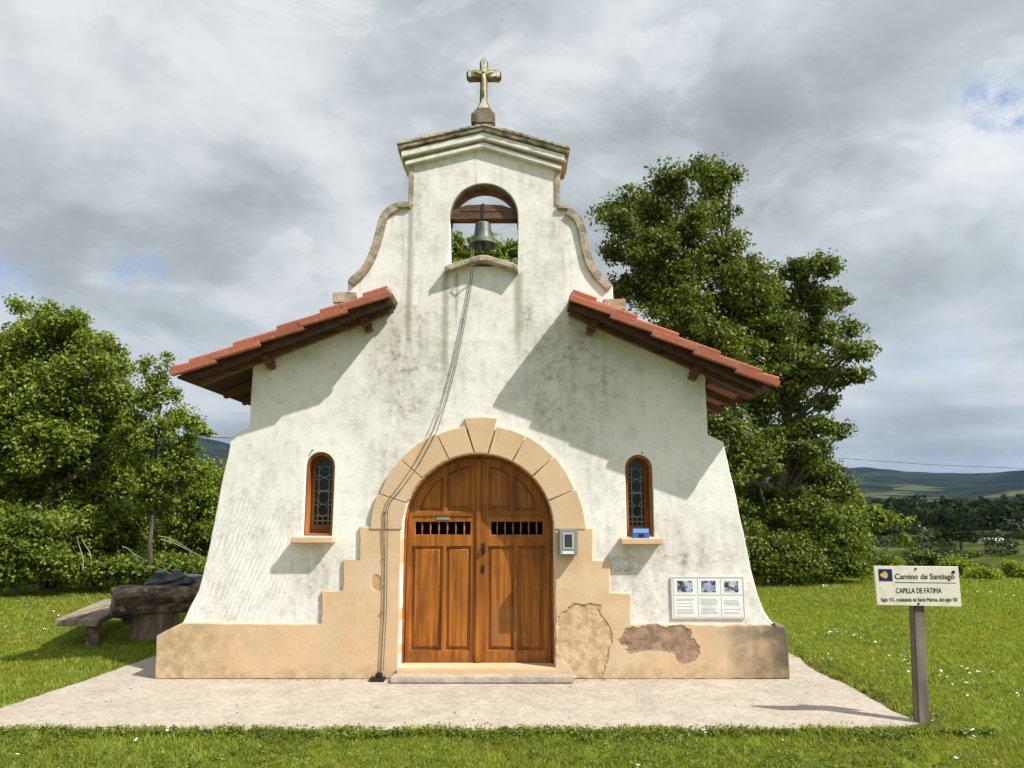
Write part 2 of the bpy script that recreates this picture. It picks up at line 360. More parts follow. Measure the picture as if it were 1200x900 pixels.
M_doorh = mat('door_rail_wood', lambda g, b: f_wood(g, b, axis=0), rough=.45)
M_win = mat('window_wood', lambda g, b: f_wood(g, b, (.40,.15,.03), (.20,.07,.015), 2, False), rough=.5)
M_beam = mat('old_beam', lambda g, b: f_wood(g, b, (.20,.105,.065), (.07,.036,.022), 0, False), rough=.8)
M_corb = mat('brown_corbel', lambda g, b: f_wood(g, b, (.22,.105,.065), (.10,.045,.03), 1, False), rough=.8)
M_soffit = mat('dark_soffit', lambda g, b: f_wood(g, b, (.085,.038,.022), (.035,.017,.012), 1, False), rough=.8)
M_post = mat('grey_wood', lambda g, b: f_wood(g, b, (.25,.215,.175), (.13,.105,.085), 2, False), rough=.9)
M_bench = mat('bench_wood', lambda g, b: f_wood(g, b, (.33,.27,.19), (.17,.13,.09), 1, False), rough=.9)
def f_log(g, b):
    p = g.pos(); q = g.noise(p, 5, 7, .7); f = g.noise(g.scale(p, (4, 12, 16)), 1.3, 6, .7)
    c = g.mix(g.mapr(f, .35, .62), (.26, .18, .13), (.075, .055, .043)); c = g.mix(g.mapr(q, .52, .62, 0, .8), c, (.42, .32, .23))
    g.L.new(c, b.inputs['Base Color']); g.L.new(g.bump(g.m('ADD', f, q), .9, .04), b.inputs['Normal'])
M_log = mat('dark_log', f_log, rough=.95)
M_stump = mat('stump_wood', lambda g, b: f_wood(g, b, (.30,.22,.16), (.12,.08,.055), 2, False), rough=.95)
def f_tile(g, b):
    p = g.pos(); f = g.noise(p, 5, 6, .65); s = g.noise(p, 40, 4)
    rnd = g.n('ShaderNodeNewGeometry').outputs['Random Per Island']; oi = g.n('ShaderNodeObjectInfo').outputs['Random']
    c = g.mix(g.m('FRACT', g.m('ADD', rnd, oi)), (.45, .145, .080), (.29, .098, .058))
    c = g.mix(g.m('MULTIPLY', g.mapr(f, .48, .68), .55), c, (.30, .15, .105))
    c = g.mix(g.m('MULTIPLY', g.mapr(s, .55, .72), .45), c, (.58, .38, .28)); c = g.mix(g.m('MULTIPLY', g.mapr(g.noise(p, 16, 6, .7), .55, .68), .55), c, (.17, .10, .07))
    g.L.new(c, b.inputs['Base Color']); g.L.new(g.bump(g.m('ADD', f, s), .3, .005), b.inputs['Normal'])
M_tile = mat('clay_tile', f_tile, rough=.8)
M_iron = mat('dark_iron', base=(.05, .045, .04), rough=.5, Metallic=.7)
def f_bronze(g, b):
    p = g.pos(); f = g.noise(g.scale(p, (1, 1, .4)), 9, 5, .6)
    g.L.new(g.mix(g.mapr(f, .4, .65), (.13, .155, .12), (.06, .075, .062)), b.inputs['Base Color'])
M_bronze = mat('bell_bronze', f_bronze, rough=.5, Metallic=.35)
M_glass = mat('dark_pane', base=(.012, .016, .016), rough=.15, Specular_IOR_Level=.5)
M_lead = mat('lead_came', base=(.30, .33, .32), rough=.6)
M_grey = mat('grey_plastic', base=(.24, .25, .235), rough=.5)
M_greyd = mat('smoky_window', base=(.05, .055, .06), rough=.15)
M_cable = mat('dusty_cable', base=(.17, .14, .11), rough=.7)
def f_paper(g, b, c0=(.80,.80,.78)):
    p = g.pos(); q = g.noise(p, 12, 4)
    g.L.new(g.mix(g.mapr(q, .4, .7), c0, tuple(v*.88 for v in c0)), b.inputs['Base Color'])
M_paper = mat('paper', f_paper, rough=.5)
M_print = mat('grey_print', base=(.36, .37, .36), rough=.6)
M_alu = mat('frame_strip', base=(.62, .61, .56), rough=.5)
M_black = mat('black_paint', base=(.02, .02, .022), rough=.5)
M_sign = mat('cream_sign', lambda g, b: f_paper(g, b, (.70, .66, .55)), rough=.4)
M_navy = mat('navy_paint', base=(.012, .022, .10), rough=.4)
M_shell = mat('shell_yellow', base=(.60, .36, .10), rough=.5)
M_blue = mat('blue_card', base=(.05, .13, .42), rough=.4)
M_lblue = mat('light_blue_card', base=(.22, .36, .62), rough=.4)
M_int = mat('dark_interior', base=(.08, .07, .06), rough=.9)
def leafmat(name, c1, c2, c3, tr=.35):
    def fn(g, b):
        rnd = g.n('ShaderNodeNewGeometry').outputs['Random Per Island']; p = g.pos(); q = g.noise(p, 1.7, 4, .6); q2 = g.noise(p, 5, 3, .5)
        c = g.mix(rnd, c1, c2); c = g.mix(g.mapr(q, .45, .62, 0, .8), c, c3); c = g.mix(g.mapr(q2, .52, .68, 0, .5), c, tuple(v*1.35 for v in c2))
        g.L.new(c, b.inputs['Base Color'])
        ts = g.n('ShaderNodeBsdfTranslucent', {0: g.v('MULTIPLY', c, (1.5, 1.6, .6))}).outputs[0]
        mx = g.n('ShaderNodeMixShader', {0: tr, 1: b.outputs[0], 2: ts}).outputs[0]
        g.L.new(mx, [n for n in g.N if n.type == 'OUTPUT_MATERIAL'][0].inputs[0])
    return mat(name, fn, rough=.5)
M_leafR = leafmat('maple_leaves', (.034, .062, .009), (.150, .190, .022), (.150, .170, .020), .24)
M_leafL = leafmat('bright_leaves', (.055, .090, .010), (.230, .285, .030), (.170, .215, .022), .30)
M_leafB = leafmat('bush_leaves', (.048, .080, .010), (.190, .240, .025), (.09, .13, .014), .30)
M_leafW = leafmat('weed_leaves', (.15, .20, .015), (.27, .30, .02), (.20, .24, .02), .42)
M_leafF = leafmat('far_leaves', (.012, .022, .007), (.034, .050, .012), (.022, .034, .010), .1)
M_leafF.node_tree.nodes['Principled BSDF'].inputs['Roughness'].default_value = .9
M_leafF.node_tree.nodes['Principled BSDF'].inputs['Specular IOR Level'].default_value = .05
M_grass = leafmat('grass_blades', (.125, .175, .014), (.320, .345, .055), (.225, .235, .030), .42)
def f_bark(g, b):
    p = g.pos(); f = g.noise(g.scale(p, (9, 9, 2)), 1.5, 6, .7)
    g.L.new(g.mix(g.mapr(f, .35, .65), (.15, .12, .09), (.05, .04, .03)), b.inputs['Base Color']); g.L.new(g.bump(f, .8, .03), b.inputs['Normal'])
M_bark = mat('bark', f_bark, rough=.95)
M_stick = mat('dry_stick', base=(.36, .30, .21), rough=.9)

# ------------------------------------------------------------------ terrain
def terr_h(x, y):
    dx = x; dy = y+D; r = np.hypot(dx, dy); th = np.arctan2(dx, dy)
    h = np.interp(r, [0, 17, 24, 60, 130, 240, 420, 700, 1100, 1800, 2700, 3600, 4600, 6500, 9000], [0, 0, -.9, -5.6, -6.4, -6.2, -2.0, -8, 1, 22, 72, 128, 70, 165, 60])
    rid = 1+.30*np.sin(th*5.3+1.2)+.16*np.sin(th*13+.4)+.10*np.sin(th*29+2)+.05*np.sin(th*61)
    rid = rid + 1.35*np.exp(-((th+.42)/.16)**2) + .15*np.exp(-((th-.52)/.12)**2)
    k = np.clip((r-1500)/2000, 0, 1)
    h = h*(1-k)+h*rid*k
    h += np.clip((r-20)/80, 0, 1)*(1.2*np.sin(x*.045+.5)*np.cos(y*.037)+.5*np.sin(x*.11+y*.08))
    h += np.clip((r-400)/600, 0, 1)*(6*np.sin(x*.008+y*.003)+3*np.sin(x*.017-y*.011))
    h += np.clip((r-45)/80, 0, 1)*np.clip((420-r)/150, 0, 1)*(.9*np.sin(r*.045+th*4)+.6*np.sin(x*.06-y*.03))
    h += np.clip((r-1500)/1500, 0, 1)*(14*np.sin(x*.0042+y*.0021+1)+7*np.sin(x*.009-y*.006))
    return h
def build_terrain():
    rs = np.concatenate([np.linspace(0, 24, 25)[1:], np.geomspace(25.5, 9000, 190)])
    ths = np.concatenate([np.linspace(-1.0, 1.0, 420), np.linspace(1.0, 2*math.pi-1.0, 90)[1:-1]])
    RR, TT = np.meshgrid(rs, ths, indexing='ij'); X = RR*np.sin(TT); Y = RR*np.cos(TT)-D; Z = terr_h(X, Y)-.015
    V = np.stack([X, Y, Z], -1).reshape(-1, 3); n = len(ths); V = np.vstack([V, [[0, -D, -.015]]])
    i, j = np.meshgrid(np.arange(len(rs)-1), np.arange(n), indexing='ij'); j2 = (j+1) % n
    Q = np.stack([i*n+j, i*n+j2, (i+1)*n+j2, (i+1)*n+j], -1).reshape(-1, 4)
    fs = [tuple(q) for q in Q.tolist()]+[(len(V)-1, (k+1) % n, k) for k in range(n)]
    me = bpy.data.meshes.new('ground'); me.from_pydata(V.tolist(), [], fs)
    def fn(g, b):
        p = g.pos(); x, y, z = g.sep(p); r = g.v('LENGTH', g.v('ADD', p, (0, D, 0)))
        f = g.noise(p, .9, 6, .65); q = g.noise(p, 14, 5, .7)
        near = g.mix(g.mapr(f, .35, .68), (.105, .13, .014), (.19, .19, .026)); near = g.mix(g.mapr(q, .35, .62, .5, 0), near, (.035, .055, .010)); ex = g.m('ABSOLUTE', g.m('SUBTRACT', x, 3.04)); near = g.mix(g.m('MULTIPLY', g.mapr(ex, .16, .05), g.mapr(y, 6, 5)), near, (.13, .085, .045))
        mid = g.noise(g.scale(p, (1, 2.2, .1)), .022, 5, .6); midf = g.noise(p, .5, 5, .7)
        m1 = g.mix(g.mapr(mid, .42, .56), (.030, .042, .009), (.085, .105, .018)); m1 = g.mix(g.mapr(midf, .45, .65, 0, .6), m1, (.04, .056, .013))  # valley fields darkened in base colour to stand for cloud shadow over them
        c = g.mix(g.mapr(r, 20, 34), near, m1)
        # woods and pale fields on the far hills
        vo = g.n('ShaderNodeTexVoronoi', {'Vector': g.scale(p, (.0035, .008, .002)), 'Scale': 1, 'Randomness': 1})
        fld = g.mapr(g.sep(vo.outputs['Color'])[0], .55, .60); wob = g.noise(p, .004, 4, .6)
        fld = g.m('MULTIPLY', fld, g.mapr(wob, .46, .54)); tx = g.noise(g.scale(p, (1, .6, .3)), .012, 8, .72)
        far = g.mix(g.mapr(tx, .35, .65), (.005, .009, .008), (.024, .032, .014)); far = g.mix(g.m('MULTIPLY', fld, g.mapr(r, 3000, 1800, .15, 1)), far, (.075, .090, .035))
        c = g.mix(g.mapr(r, 330, 460), c, far)
        g.L.new(c, b.inputs['Base Color']); g.L.new(g.bump(g.m('ADD', f, q), .6, .04), b.inputs['Normal'])
    o = link('ground', me, mat('ground_cover', fn, rough=1.0, Specular_IOR_Level=.04), smooth=True)
    tag(o, 'green meadow falling away to valley fields and dark wooded hills', kind='structure')
build_terrain()
AP = [(-4.3, -1.62), (-3.6, -1.585), (-2, -1.60), (0, -1.575), (2, -1.56), (2.85, -1.50), (3.02, -1.40), (2.97, -1.0), (3.0, -.4), (2.93, .3), (3.02, 1.0), (3.0, 7.0), (-3.75, 7.0), (-3.80, 1.1), (-3.9, 0), (-4.05, -1.0)]
AQ = rough_loop(AP, .09, .014, 17); nA = len(AQ)
me = MB().add([(x, y, 0) for x, y in AQ]+[(x, y, -.1) for x, y in AQ], [tuple(range(nA))]+[(i, (i+1) % nA, (i+1) % nA+nA, i+nA) for i in range(nA)]).mesh()
tag(link('pavement', me, M_conc), 'pale rough concrete apron round the chapel', kind='structure')
def in_apron(X, Y):
    inside = np.zeros(len(X), bool); n = len(AP)
    for i in range(n):
        x0, y0 = AP[i]; x1, y1 = AP[(i+1) % n]
        if y0 == y1: continue
        c = ((y0 > Y) != (y1 > Y)) & (X < (x1-x0)*(Y-y0)/(y1-y0)+x0); inside ^= c
    return inside

# ------------------------------------------------------------------ chapel
TH = .30; OV = .42
ch = thing('chapel', (-.31, 0, 0), 'small whitewashed chapel with curved belfry gable, clay tiled eaves and a wooden arched double door', 'chapel')
# roof slopes in x,z at the verge plane
def line(p, q): return (lambda x: p[1]+(q[1]-p[1])*(x-p[0])/(q[0]-p[0]))
RL0, RL1 = xz(453, 333, -OV), xz(198, 430, -OV)
RR0, RR1 = xz(672, 337, -OV), xz(915.5, 443, -OV)
rl, rr = line(RL0, RL1), line(RR0, RR1)
XL, XR = xz(292, 500)[0], xz(829, 500)[0]
# facade outline
P = lambda *a: [xz(*q) for q in a]
left_low = P((213,731),(222,712),(233,691),(242,655),(252,606),(261,560),(264,546),(269,524)) ; left_low[-1] = left_low[-1]
left_sh = [xz(270, 513), (XL, xz(292, 500)[1])]
left_curve = P((407,346),(407.5,330),(414,323),(422,316),(429,305),(435,291),(439.5,276),(443,262),(447,251),(455,243.5),(464,238.5),(479,238))
right_curve = P((656.5,241),(667,244),(675,249),(681.6,256),(686,268),(689,282),(693,300),(699,314),(706,323),(712,329),(718,335),(718.5,352))
right_low = P((848,518),(855,552),(864,589),(873,632),(881,671),(888,697),(896,717),(906,731))
zped_l = xz(393, 344)[1]; zped_r = xz(731, 352)[1]
xpl0, xpr1 = xz(393, 344)[0], xz(731, 352)[0]
outline = left_low+left_sh+[(XL, rl(XL)-.14), (xpl0, rl(xpl0)-.14), (xpl0, zped_l), (left_curve[0][0], zped_l)]+left_curve[1:] \
    + P((479, 190), (566, 158), (656, 193))+right_curve[:-1]+[(right_curve[-1][0], zped_r), (xpr1, zped_r), (xpr1, rr(xpr1)-.14), (XR, rr(XR)-.14), (XR, xz(829, 509)[1])]+right_low
outline = [outline[0]]+outline[1:]
base_z = .02
outline = [(outline[0][0], base_z)]+outline+[(outline[-1][0], base_z)]
dxl, dxr = xz(469, 700)[0], xz(650, 700)[0]; dtop = xz(560, 531)[1]
door_hole = arch_loop(dxl, dxr, base_z+.02, dtop, 32)
wl = arch_loop(xz(356, 600)[0], xz(390, 600)[0], xz(370, 628)[1], xz(370, 530)[1], 16)
wr = arch_loop(xz(734, 600)[0], xz(766, 600)[0], xz(750, 629)[1], xz(750, 533)[1], 16)
bh = arch_loop(xz(527, 280)[0], xz(607, 280)[0], xz(527, 312)[1], xz(567, 215)[1], 28)
poly('facade_wall', [rough_loop(outline, .07, .004, 3), door_hole, wl, wr, bh], 0, TH, M_stucco, ch, bevel=.008)
# nave behind
ND = 6.6
rxc = (XL+XR)/2
zL, zR = rl(XL)-.14, rr(XR)-.14
apex_x = (RL0[1]-RR0[1] + (RR1[1]-RR0[1])/(RR1[0]-RR0[0])*RR0[0] - (RL1[1]-RL0[1])/(RL1[0]-RL0[0])*RL0[0])/((RR1[1]-RR0[1])/(RR1[0]-RR0[0])-(RL1[1]-RL0[1])/(RL1[0]-RL0[0]))
apex_z = rl(apex_x)
nb = MB()
nb.box((XL, TH+.002, 0), (XL+.22, ND, zL)); nb.build('nave_wall', M_side, ch)
MB().box((XR-.22, TH+.002, 0), (XR, ND, zR)).build('nave_wall', M_side, ch)
MB().extr([(XL+.222, 0), (XR-.222, 0), (XR-.222, zR-.02), (apex_x, apex_z-.2), (XL+.222, zL-.02)], ND-.22, ND).build('rear_wall', M_side, ch)
MB().box((XL+.23, TH+.01, .02), (XR-.23, ND-.23, .06)).build('floor', M_int, ch)
# plinth
pz = xz(600, 731, -.028)[1]
YP = -.028
pl_l = [xz(181, 794, YP), xz(183, 745, YP), xz(213, 730, YP), (xz(377, 730)[0], pz), xz(378, 692), xz(402, 692), xz(403, 656), xz(422, 656), xz(422, 617), (dxl, xz(470, 617)[1]), (dxl, 0.0), (xz(181, 794, YP)[0], 0.0)]
pl_r = [(dxr, 0.0), (dxr, xz(650, 618)[1]), xz(695, 618), xz(695, 656), xz(714.5, 656), xz(714.5, 694), xz(739, 694), (xz(739.5, 730)[0], pz), xz(800, 731, YP), xz(900, 733, YP), xz(921, 734, YP), xz(925, 765, YP), (xz(926, 797, YP)[0], 0.0)]
pl_l = [(x, max(z, .0)) for x, z in pl_l][1:]; pl_l = pl_l[:-1]+[(pl_l[-1][0], 0.0)]
poly('plinth', [rough_loop(pl_l, .08, .003, 5)], YP, TH+.05, M_plinth, ch, bevel=.012)
poly('plinth', [rough_loop(pl_r, .05, .006, 6)], YP, TH+.05, M_plinth, ch, bevel=.012)
# rough broken stones on the plinth's right corner
m = MB(); r5 = random.Random(5)
for k in range(16):
    c = at(r5.uniform(896, 915), r5.uniform(732, 735), r5.uniform(0, .2)); s = r5.uniform(.012, .028)
    m.box((-s, -s, -s*.6), (s, s, s*.6), Matrix.Translation(c)@Matrix.Rotation(r5.uniform(0, 3), 4, 'Z')@Matrix.Rotation(r5.uniform(-.5, .5), 4, 'X'))
m.build('broken_corner', M_lich, ch, bevel=.004)

# door surround: stepped jambs and arch stones
sur_l = [(dxl, pz+.001), (dxl, xz(470, 617)[1])]+[xz(422, 617), xz(422, 656), xz(403, 656), xz(402, 692), xz(378, 692), (xz(377, 730)[0], pz+.001)]
sur_r = [(dxr, pz+.001), (dxr, xz(650, 618)[1])]+[xz(695, 618), xz(695, 656), xz(714.5, 656), xz(714.5, 694), xz(739, 694), (xz(739.5, 730)[0], pz+.001)]
cx = (dxl+dxr)/2; rin = (dxr-dxl)/2; zs = dtop-rin
jin = [180, 160, 138, 113, 93, 82.5, 63, 44, 22, 0]
jout = [180, 160.5, 138.5, 114, 97.5, 80, 62.5, 43.5, 22, 0]
rout = [(1.025, 1.015), (1.0, 1.01), (1.0, 1.005), (.985, .99), (1.072, 1.076), (.995, 1.0), (1.005, 1.0), (1.01, .995), (1.015, 1.025)]
rr5 = random.Random(11)
for i in range(9):
    g_ = .004
    a0, a1 = R(jin[i])-g_/rin, R(jin[i+1])+g_/rin; b0, b1 = R(jout[i])-g_, R(jout[i+1])+g_; o0, o1 = rout[i]; n = 6
    pts = [(cx+rin*math.cos(a0+(a1-a0)*k/n), zs+rin*math.sin(a0+(a1-a0)*k/n)) for k in range(n+1)]
    bm_ = (b0+b1)/2; om = (o0+o1)/2*1.003
    outer = [(cx+o1*math.cos(b1), zs+o1*math.sin(b1)), (cx+om*math.cos(bm_), zs+om*math.sin(bm_)), (cx+o0*math.cos(b0), zs+o0*math.sin(b0))]
    poly('arch_stone', [pts+outer], -.036+rr5.uniform(-.005, .003), .155, M_tan, ch, bevel=.004)
# mortar behind the joints
mp = [(cx+(rin+.012)*math.cos(R(a)), zs+(rin+.012)*math.sin(R(a))) for a in range(0, 181, 5)]+[(cx+.96*math.cos(R(a)), zs+.96*math.sin(R(a))) for a in range(180, -1, -5)]
poly('mortar', [mp], -.020, .10, mat('dark_mortar', lambda g, b: f_stone(g, b, (.30,.20,.11), (.14,.09,.05), (.36,.22,.11)), rough=.95), ch)

# door: frame, two leaves
YD = .19
dcx = at(560.5, 700, YD).x
dzb = .10
fr_o = arch_loop(dxl-.03, dxr+.03, dzb-.02, dtop+.03, 32); fr_i = arch_loop(dxl+.028, dxr-.028, dzb-.03, dtop-.028, 32)
def half_arch(side, xin, inset, zb):
    """outline of one leaf: from the meeting line out to the arch"""
    r = rin-inset; pts = []
    n = 18; xo = cx+side*r
    pts = [(xin, zb), (xo, zb)]
    for k in range(n+1):
        a = (math.pi/2)*k/n; x = cx+side*r*math.cos(a); z = zs+r*math.sin(a)
        if side*(x-xin) > 0.002: pts.append((x, z))
    x0 = xin; zz = zs+math.sqrt(max(r*r-(x0-cx)**2, 0)); pts.append((xin, zz))
    return pts
poly('door_frame', [[(dxl-.03, .02)]+[(cx-(rin+.03)*math.cos(R(a)), zs+(rin+.03)*math.sin(R(a))) for a in range(0, 181, 6)]+[(dxr+.03, .02), (dxr-.022, .02)]+[(cx+(rin-.022)*math.cos(R(a)), zs+(rin-.022)*math.sin(R(a))) for a in range(0, 181, 6)]+[(dxl+.022, .02)]], YD-.03, YD+.08, M_door, ch, bevel=.003)
Zd = lambda py: at(560, py, YD).z
Xd = lambda px: at(px, 640, YD).x
for side, px0, pm, px1, stile in ((-1, 483, 521, 552, 557), (1, 572, 604.5, 637, 563.5)):
    leaf = poly('door_leaf', [half_arch(side, dcx+side*.004, .006, dzb)], YD+.045, YD+.06, M_door, ch) if False else None
    xin = dcx+side*.004
    ol = half_arch(side, xin, .024, dzb)
    xa, xm, xb = Xd(px0), Xd(pm), Xd(px1)
    if side > 0: xa, xb = Xd(px0), Xd(px1)
    rf = rin-.024
    def archz(x, ins): return zs+math.sqrt(max((rf-ins)**2-(x-cx)**2, 0))
    holes = []
    zb1, zt1 = Zd(762), Zd(640)
    holes.append([(xa, zb1), (xm-.018, zb1), (xm-.018, zt1), (xa, zt1)]); holes.append([(xm+.018, zb1), (xb, zb1), (xb, zt1), (xm+.018, zt1)])
    bz0, bz1 = Zd(626.5), Zd(611.5); bx0, bx1 = Xd(px0+3.5), Xd(px1-1)
    holes.append([(bx0, bz0), (bx1, bz0), (bx1, bz1), (bx0, bz1)])
    zt0 = Zd(599)
    ax = Xd(521 if side < 0 else 600)
    def toppanel(x0, x1):
        n = 8; return [(x0, zt0), (x1, zt0)]+[(x1+(x0-x1)*k/n, max(archz(x1+(x0-x1)*k/n, .085), zt0+.02)) for k in range(n+1)]
    if side < 0:
        xo = cx-math.sqrt((rf-.085)**2-(zt0+.03-zs)**2)
        holes += [toppanel(xo, ax-.02), toppanel(ax+.02, xb)]
    else:
        xo = cx+math.sqrt((rf-.085)**2-(zt0+.03-zs)**2)
        holes += [toppanel(xa, ax-.02), toppanel(ax+.02, xo)]
    leaf = poly('door_leaf', [ol]+holes, YD, YD+.04, M_door, ch, bevel=.006)
    for h in (holes[0], holes[1], holes[3], holes[4]):
        c = (sum(p[0] for p in h)/len(h), sum(p[1] for p in h)/len(h))
        poly('panel', [[(c[0]+(x-c[0])*1.04, c[1]+(z-c[1])*1.02) for x, z in h]], YD+.027, YD+.038, M_door, leaf)
        ex = max(p[0] for p in h)-min(p[0] for p in h); ez = max(p[1] for p in h)-min(p[1] for p in h)
        poly('raised_field', [[(c[0]+(x-c[0])*(1-.06/ex), c[1]+(z-c[1])*(1-.06/ez)) for x, z in h]], YD+.012, YD+.03, M_door, leaf, bevel=.006)
    for k in range(6):
        x = bx0+(bx1-bx0)*(k+.75)/6.5; hh = bz1-bz0
        MB().lathe([(.006, -.003), (.009, .01), (.005, .02), (.0105, hh*.42), (.0105, hh*.58), (.005, hh-.02), (.009, hh-.01), (.006, hh+.003)], (x, YD+.02, bz0), 10).build('baluster', M_door, leaf, smooth=True)
    # rail mouldings
    MB().box((min(bx0, bx1)-.02, YD-.012, bz1+.055), (max(bx0, bx1)+.02, YD+.003, bz1+.072)).build('moulding', M_doorh, leaf, bevel=.004)
MB().box((dcx-.028, YD-.022, dzb), (dcx+.022, YD-.001, dtop-.05)).build('door_astragal', M_door, ch, bevel=.006)
# the dark room seen through the door grille needs a back
p0 = at(567, 640, YD-.02)
h = MB(); h.box((p0.x-.014, YD-.012, p0.z-.075), (p0.x+.014, YD-.006, p0.z+.03)); h.tube([(p0.x, YD-.012, p0.z+.02), (p0.x, YD-.05, p0.z+.01), (p0.x, YD-.055, p0.z-.04), (p0.x, YD-.012, p0.z-.06)], .007, 8)
h.build('door_handle', M_iron, ch, bevel=.0015)
p0 = at(566, 667, YD-.02); h = MB(); h.box((p0.x-.014, YD-.010, p0.z-.035), (p0.x+.014, YD-.002, p0.z+.035)); h.tube([(p0.x, YD-.011, p0.z+.01), (p0.x, YD-.03, p0.z+.01)], .009, 10)
h.build('door_lock', M_iron, ch, bevel=.0015)
p0 = at(519, 607.5, YD-.02); MB().box((p0.x-.066, YD-.006, p0.z-.016), (p0.x+.066, YD-.001, p0.z+.016)).build('name_plate', mat('green_plate', base=(.20, .24, .16), rough=.5), ch, bevel=.002)
# threshold step
st = [xz(457, 783, -.2)[0], xz(672, 783, -.2)[0]]
MB().box((st[0], -.21, .001), (st[1], YP-.002, .052)).build('door_step', M_conc, ch, bevel=.012)
MB().box((dxl-.015, YP-.03, .03), (dxr+.015, YD+.1, .10)).build('threshold', M_tan, ch, bevel=.01)

# windows
def window(lp, side):
    xl = min(p[0] for p in lp); xr = max(p[0] for p in lp); zb = min(p[1] for p in lp); zt = max(p[1] for p in lp)
    i1 = arch_loop(xl+.008, xr-.008, zb+.006, zt-.008, 16); i2 = arch_loop(xl+.024, xr-.024, zb+.022, zt-.024, 16)
    fr = poly('window_frame', [i1, i2], .025, .20, M_win, ch, bevel=.002)
    i3 = arch_loop(xl+.055, xr-.055, zb+.10, zt-.05, 16)
    poly('sash', [arch_loop(xl+.022, xr-.022, zb+.02, zt-.022, 16), i3], .17, .205, M_win, fr, bevel=.003)
    poly('pane', [arch_loop(xl+.05, xr-.05, zb+.095, zt-.045, 16)], .188, .194, M_glass, fr)
    # leaded pattern: two side lines, crossbars and a column of octagons
    m = MB(); c = (xl+xr)/2; w = (xr-xl)/2-.055; z0 = zb+.10; z1 = zt-.05; y = .183; rad = .0042
    hgt = z1-z0
    m.tube([(c-w*.62, y, z0), (c-w*.62, y, z1-w*.5)], rad, 5); m.tube([(c+w*.62, y, z0), (c+w*.62, y, z1-w*.5)], rad, 5)
    for k, t in enumerate((.06, .13, .30, .37, .50, .68, .74, .88)):
        zz = z0+hgt*t
        if k in (0, 1, 4): m.tube([(c-w, y, zz), (c+w, y, zz)], rad, 5)
        else: m.tube([(c-w, y, zz), (c-w*.6, y, zz)], rad, 5); m.tube([(c+w*.6, y, zz), (c+w, y, zz)], rad, 5)
    for t, hh in ((.22, .085), (.41, .105), (.60, .105), (.80, .085)):
        zz = z0+hgt*t; a = w*.60; q = hh*hgt
        pts = [(-a*.45, -q), (a*.45, -q), (a, -q*.45), (a, q*.45), (a*.45, q), (-a*.45, q), (-a, q*.45), (-a, -q*.45), (-a*.45, -q)]
        m.tube([(c+u, y-.001, zz+v) for u, v in pts], rad, 5)
    m.tube([(c, y, z0+hgt*.01), (c, y, z0+hgt*.13)], rad, 5)
    m.build('lead_came', M_lead, fr)
    return fr
window(wl, -1); window(wr, 1)
for (a, b_, z) in ((341, 390, 628.5), (727.5, 777, 630)):
    x0 = at(a, z, -.12).x; x1 = at(b_, z, -.12).x; zt = xz(370, z)[1]-.004
    MB().box((x0, -.13, zt-.055), (x1, .024, zt)).build('window_sill', M_tan, ch, bevel=.008)
    MB().tube([at((a+b_)/2+.5, 527.5 if a < 500 else 530.5, -.0), at((a+b_)/2+.5, 527.5 if a < 500 else 530.5, -.022)], .007, 8).build('nail', M_iron, ch)

# curved copings of the belfry shoulders
def ribbon(name, pts, w, y0, y1, m, side):
    V = [Vector(p) for p in pts]; off = []
    for i, p in enumerate(V):
        t = (V[min(i+1, len(V)-1)]-V[max(i-1, 0)]).normalized(); n = Vector((-t.y, t.x))*side; off.append(p+n*w)
    n = len(V); vs = []
    for i in range(n):
        for q in (V[i], off[i]):
            for y in (y0, y1): vs.append((q.x, y, q.y))
    fs = []
    for i in range(n-1):
        a = i*4; b = a+4
        fs += [(a, b, b+1, a+1), (a+2, a+3, b+3, b+2), (a, a+2, b+2, b), (a+1, b+1, b+3, a+3)]
    fs += [(0, 1, 3, 2), ((n-1)*4, (n-1)*4+2, (n-1)*4+3, (n-1)*4+1)]
    return MB().add(vs, fs).build(name, m, ch, bevel=.006)
def dense(pts, k=4):
    # Catmull-Rom through the traced points
    out = []; V = [Vector(p) for p in pts]
    for i in range(len(V)-1):
        p0 = V[max(i-1, 0)]; p1 = V[i]; p2 = V[i+1]; p3 = V[min(i+2, len(V)-1)]
        for j in range(k):
            t = j/k; out.append(.5*((2*p1)+(p2-p0)*t+(2*p0-5*p1+4*p2-p3)*t*t+(3*p1-p0-3*p2+p3)*t**3))
    out.append(V[-1]); return [tuple(p) for p in out]
ribbon('shoulder_coping', dense(left_curve[1:-1]), -.02, -.035, TH+.03, M_coping, 1) if False else None
def shift(pts, d): return [(x+d, z) for x, z in pts]
ribbon('shoulder_coping', dense(left_curve[1:-1]), -.085, -.03, TH+.03, M_coping, 1)
ribbon('shoulder_coping', dense(right_curve[1:-1]), -.085, -.03, TH+.03, M_coping, 1)
a = left_curve[-1]; MB().box((a[0]-.13, -.035, a[1]-.065), (a[0]+.03, TH+.035, a[1]+.004)).build('coping_cap', M_coping, ch, bevel=.01)
a = right_curve[0]; MB().box((a[0]-.03, -.035, a[1]-.05), (a[0]+.09, TH+.035, a[1]+.004)).build('coping_cap', M_coping, ch, bevel=.01)
for (x0, x1, z) in ((xpl0-.02, left_curve[0][0]+.10, zped_l), (right_curve[-1][0]-.10, xpr1+.02, zped_r)):
    MB().box((x0, -.02, z-.10), (x1, TH+.03, z+.012)).build('coping_foot', M_coping, ch, bevel=.008)
for x0, x1 in ((479, 485), (650, 656.5)):
    MB().box((xz(x0, 220)[0], -.012, xz(x0, 241)[1]), (xz(x1, 220)[0], TH+.006, xz(x0, 196)[1])).build('belfry_edge_band', M_coping, ch, bevel=.004)
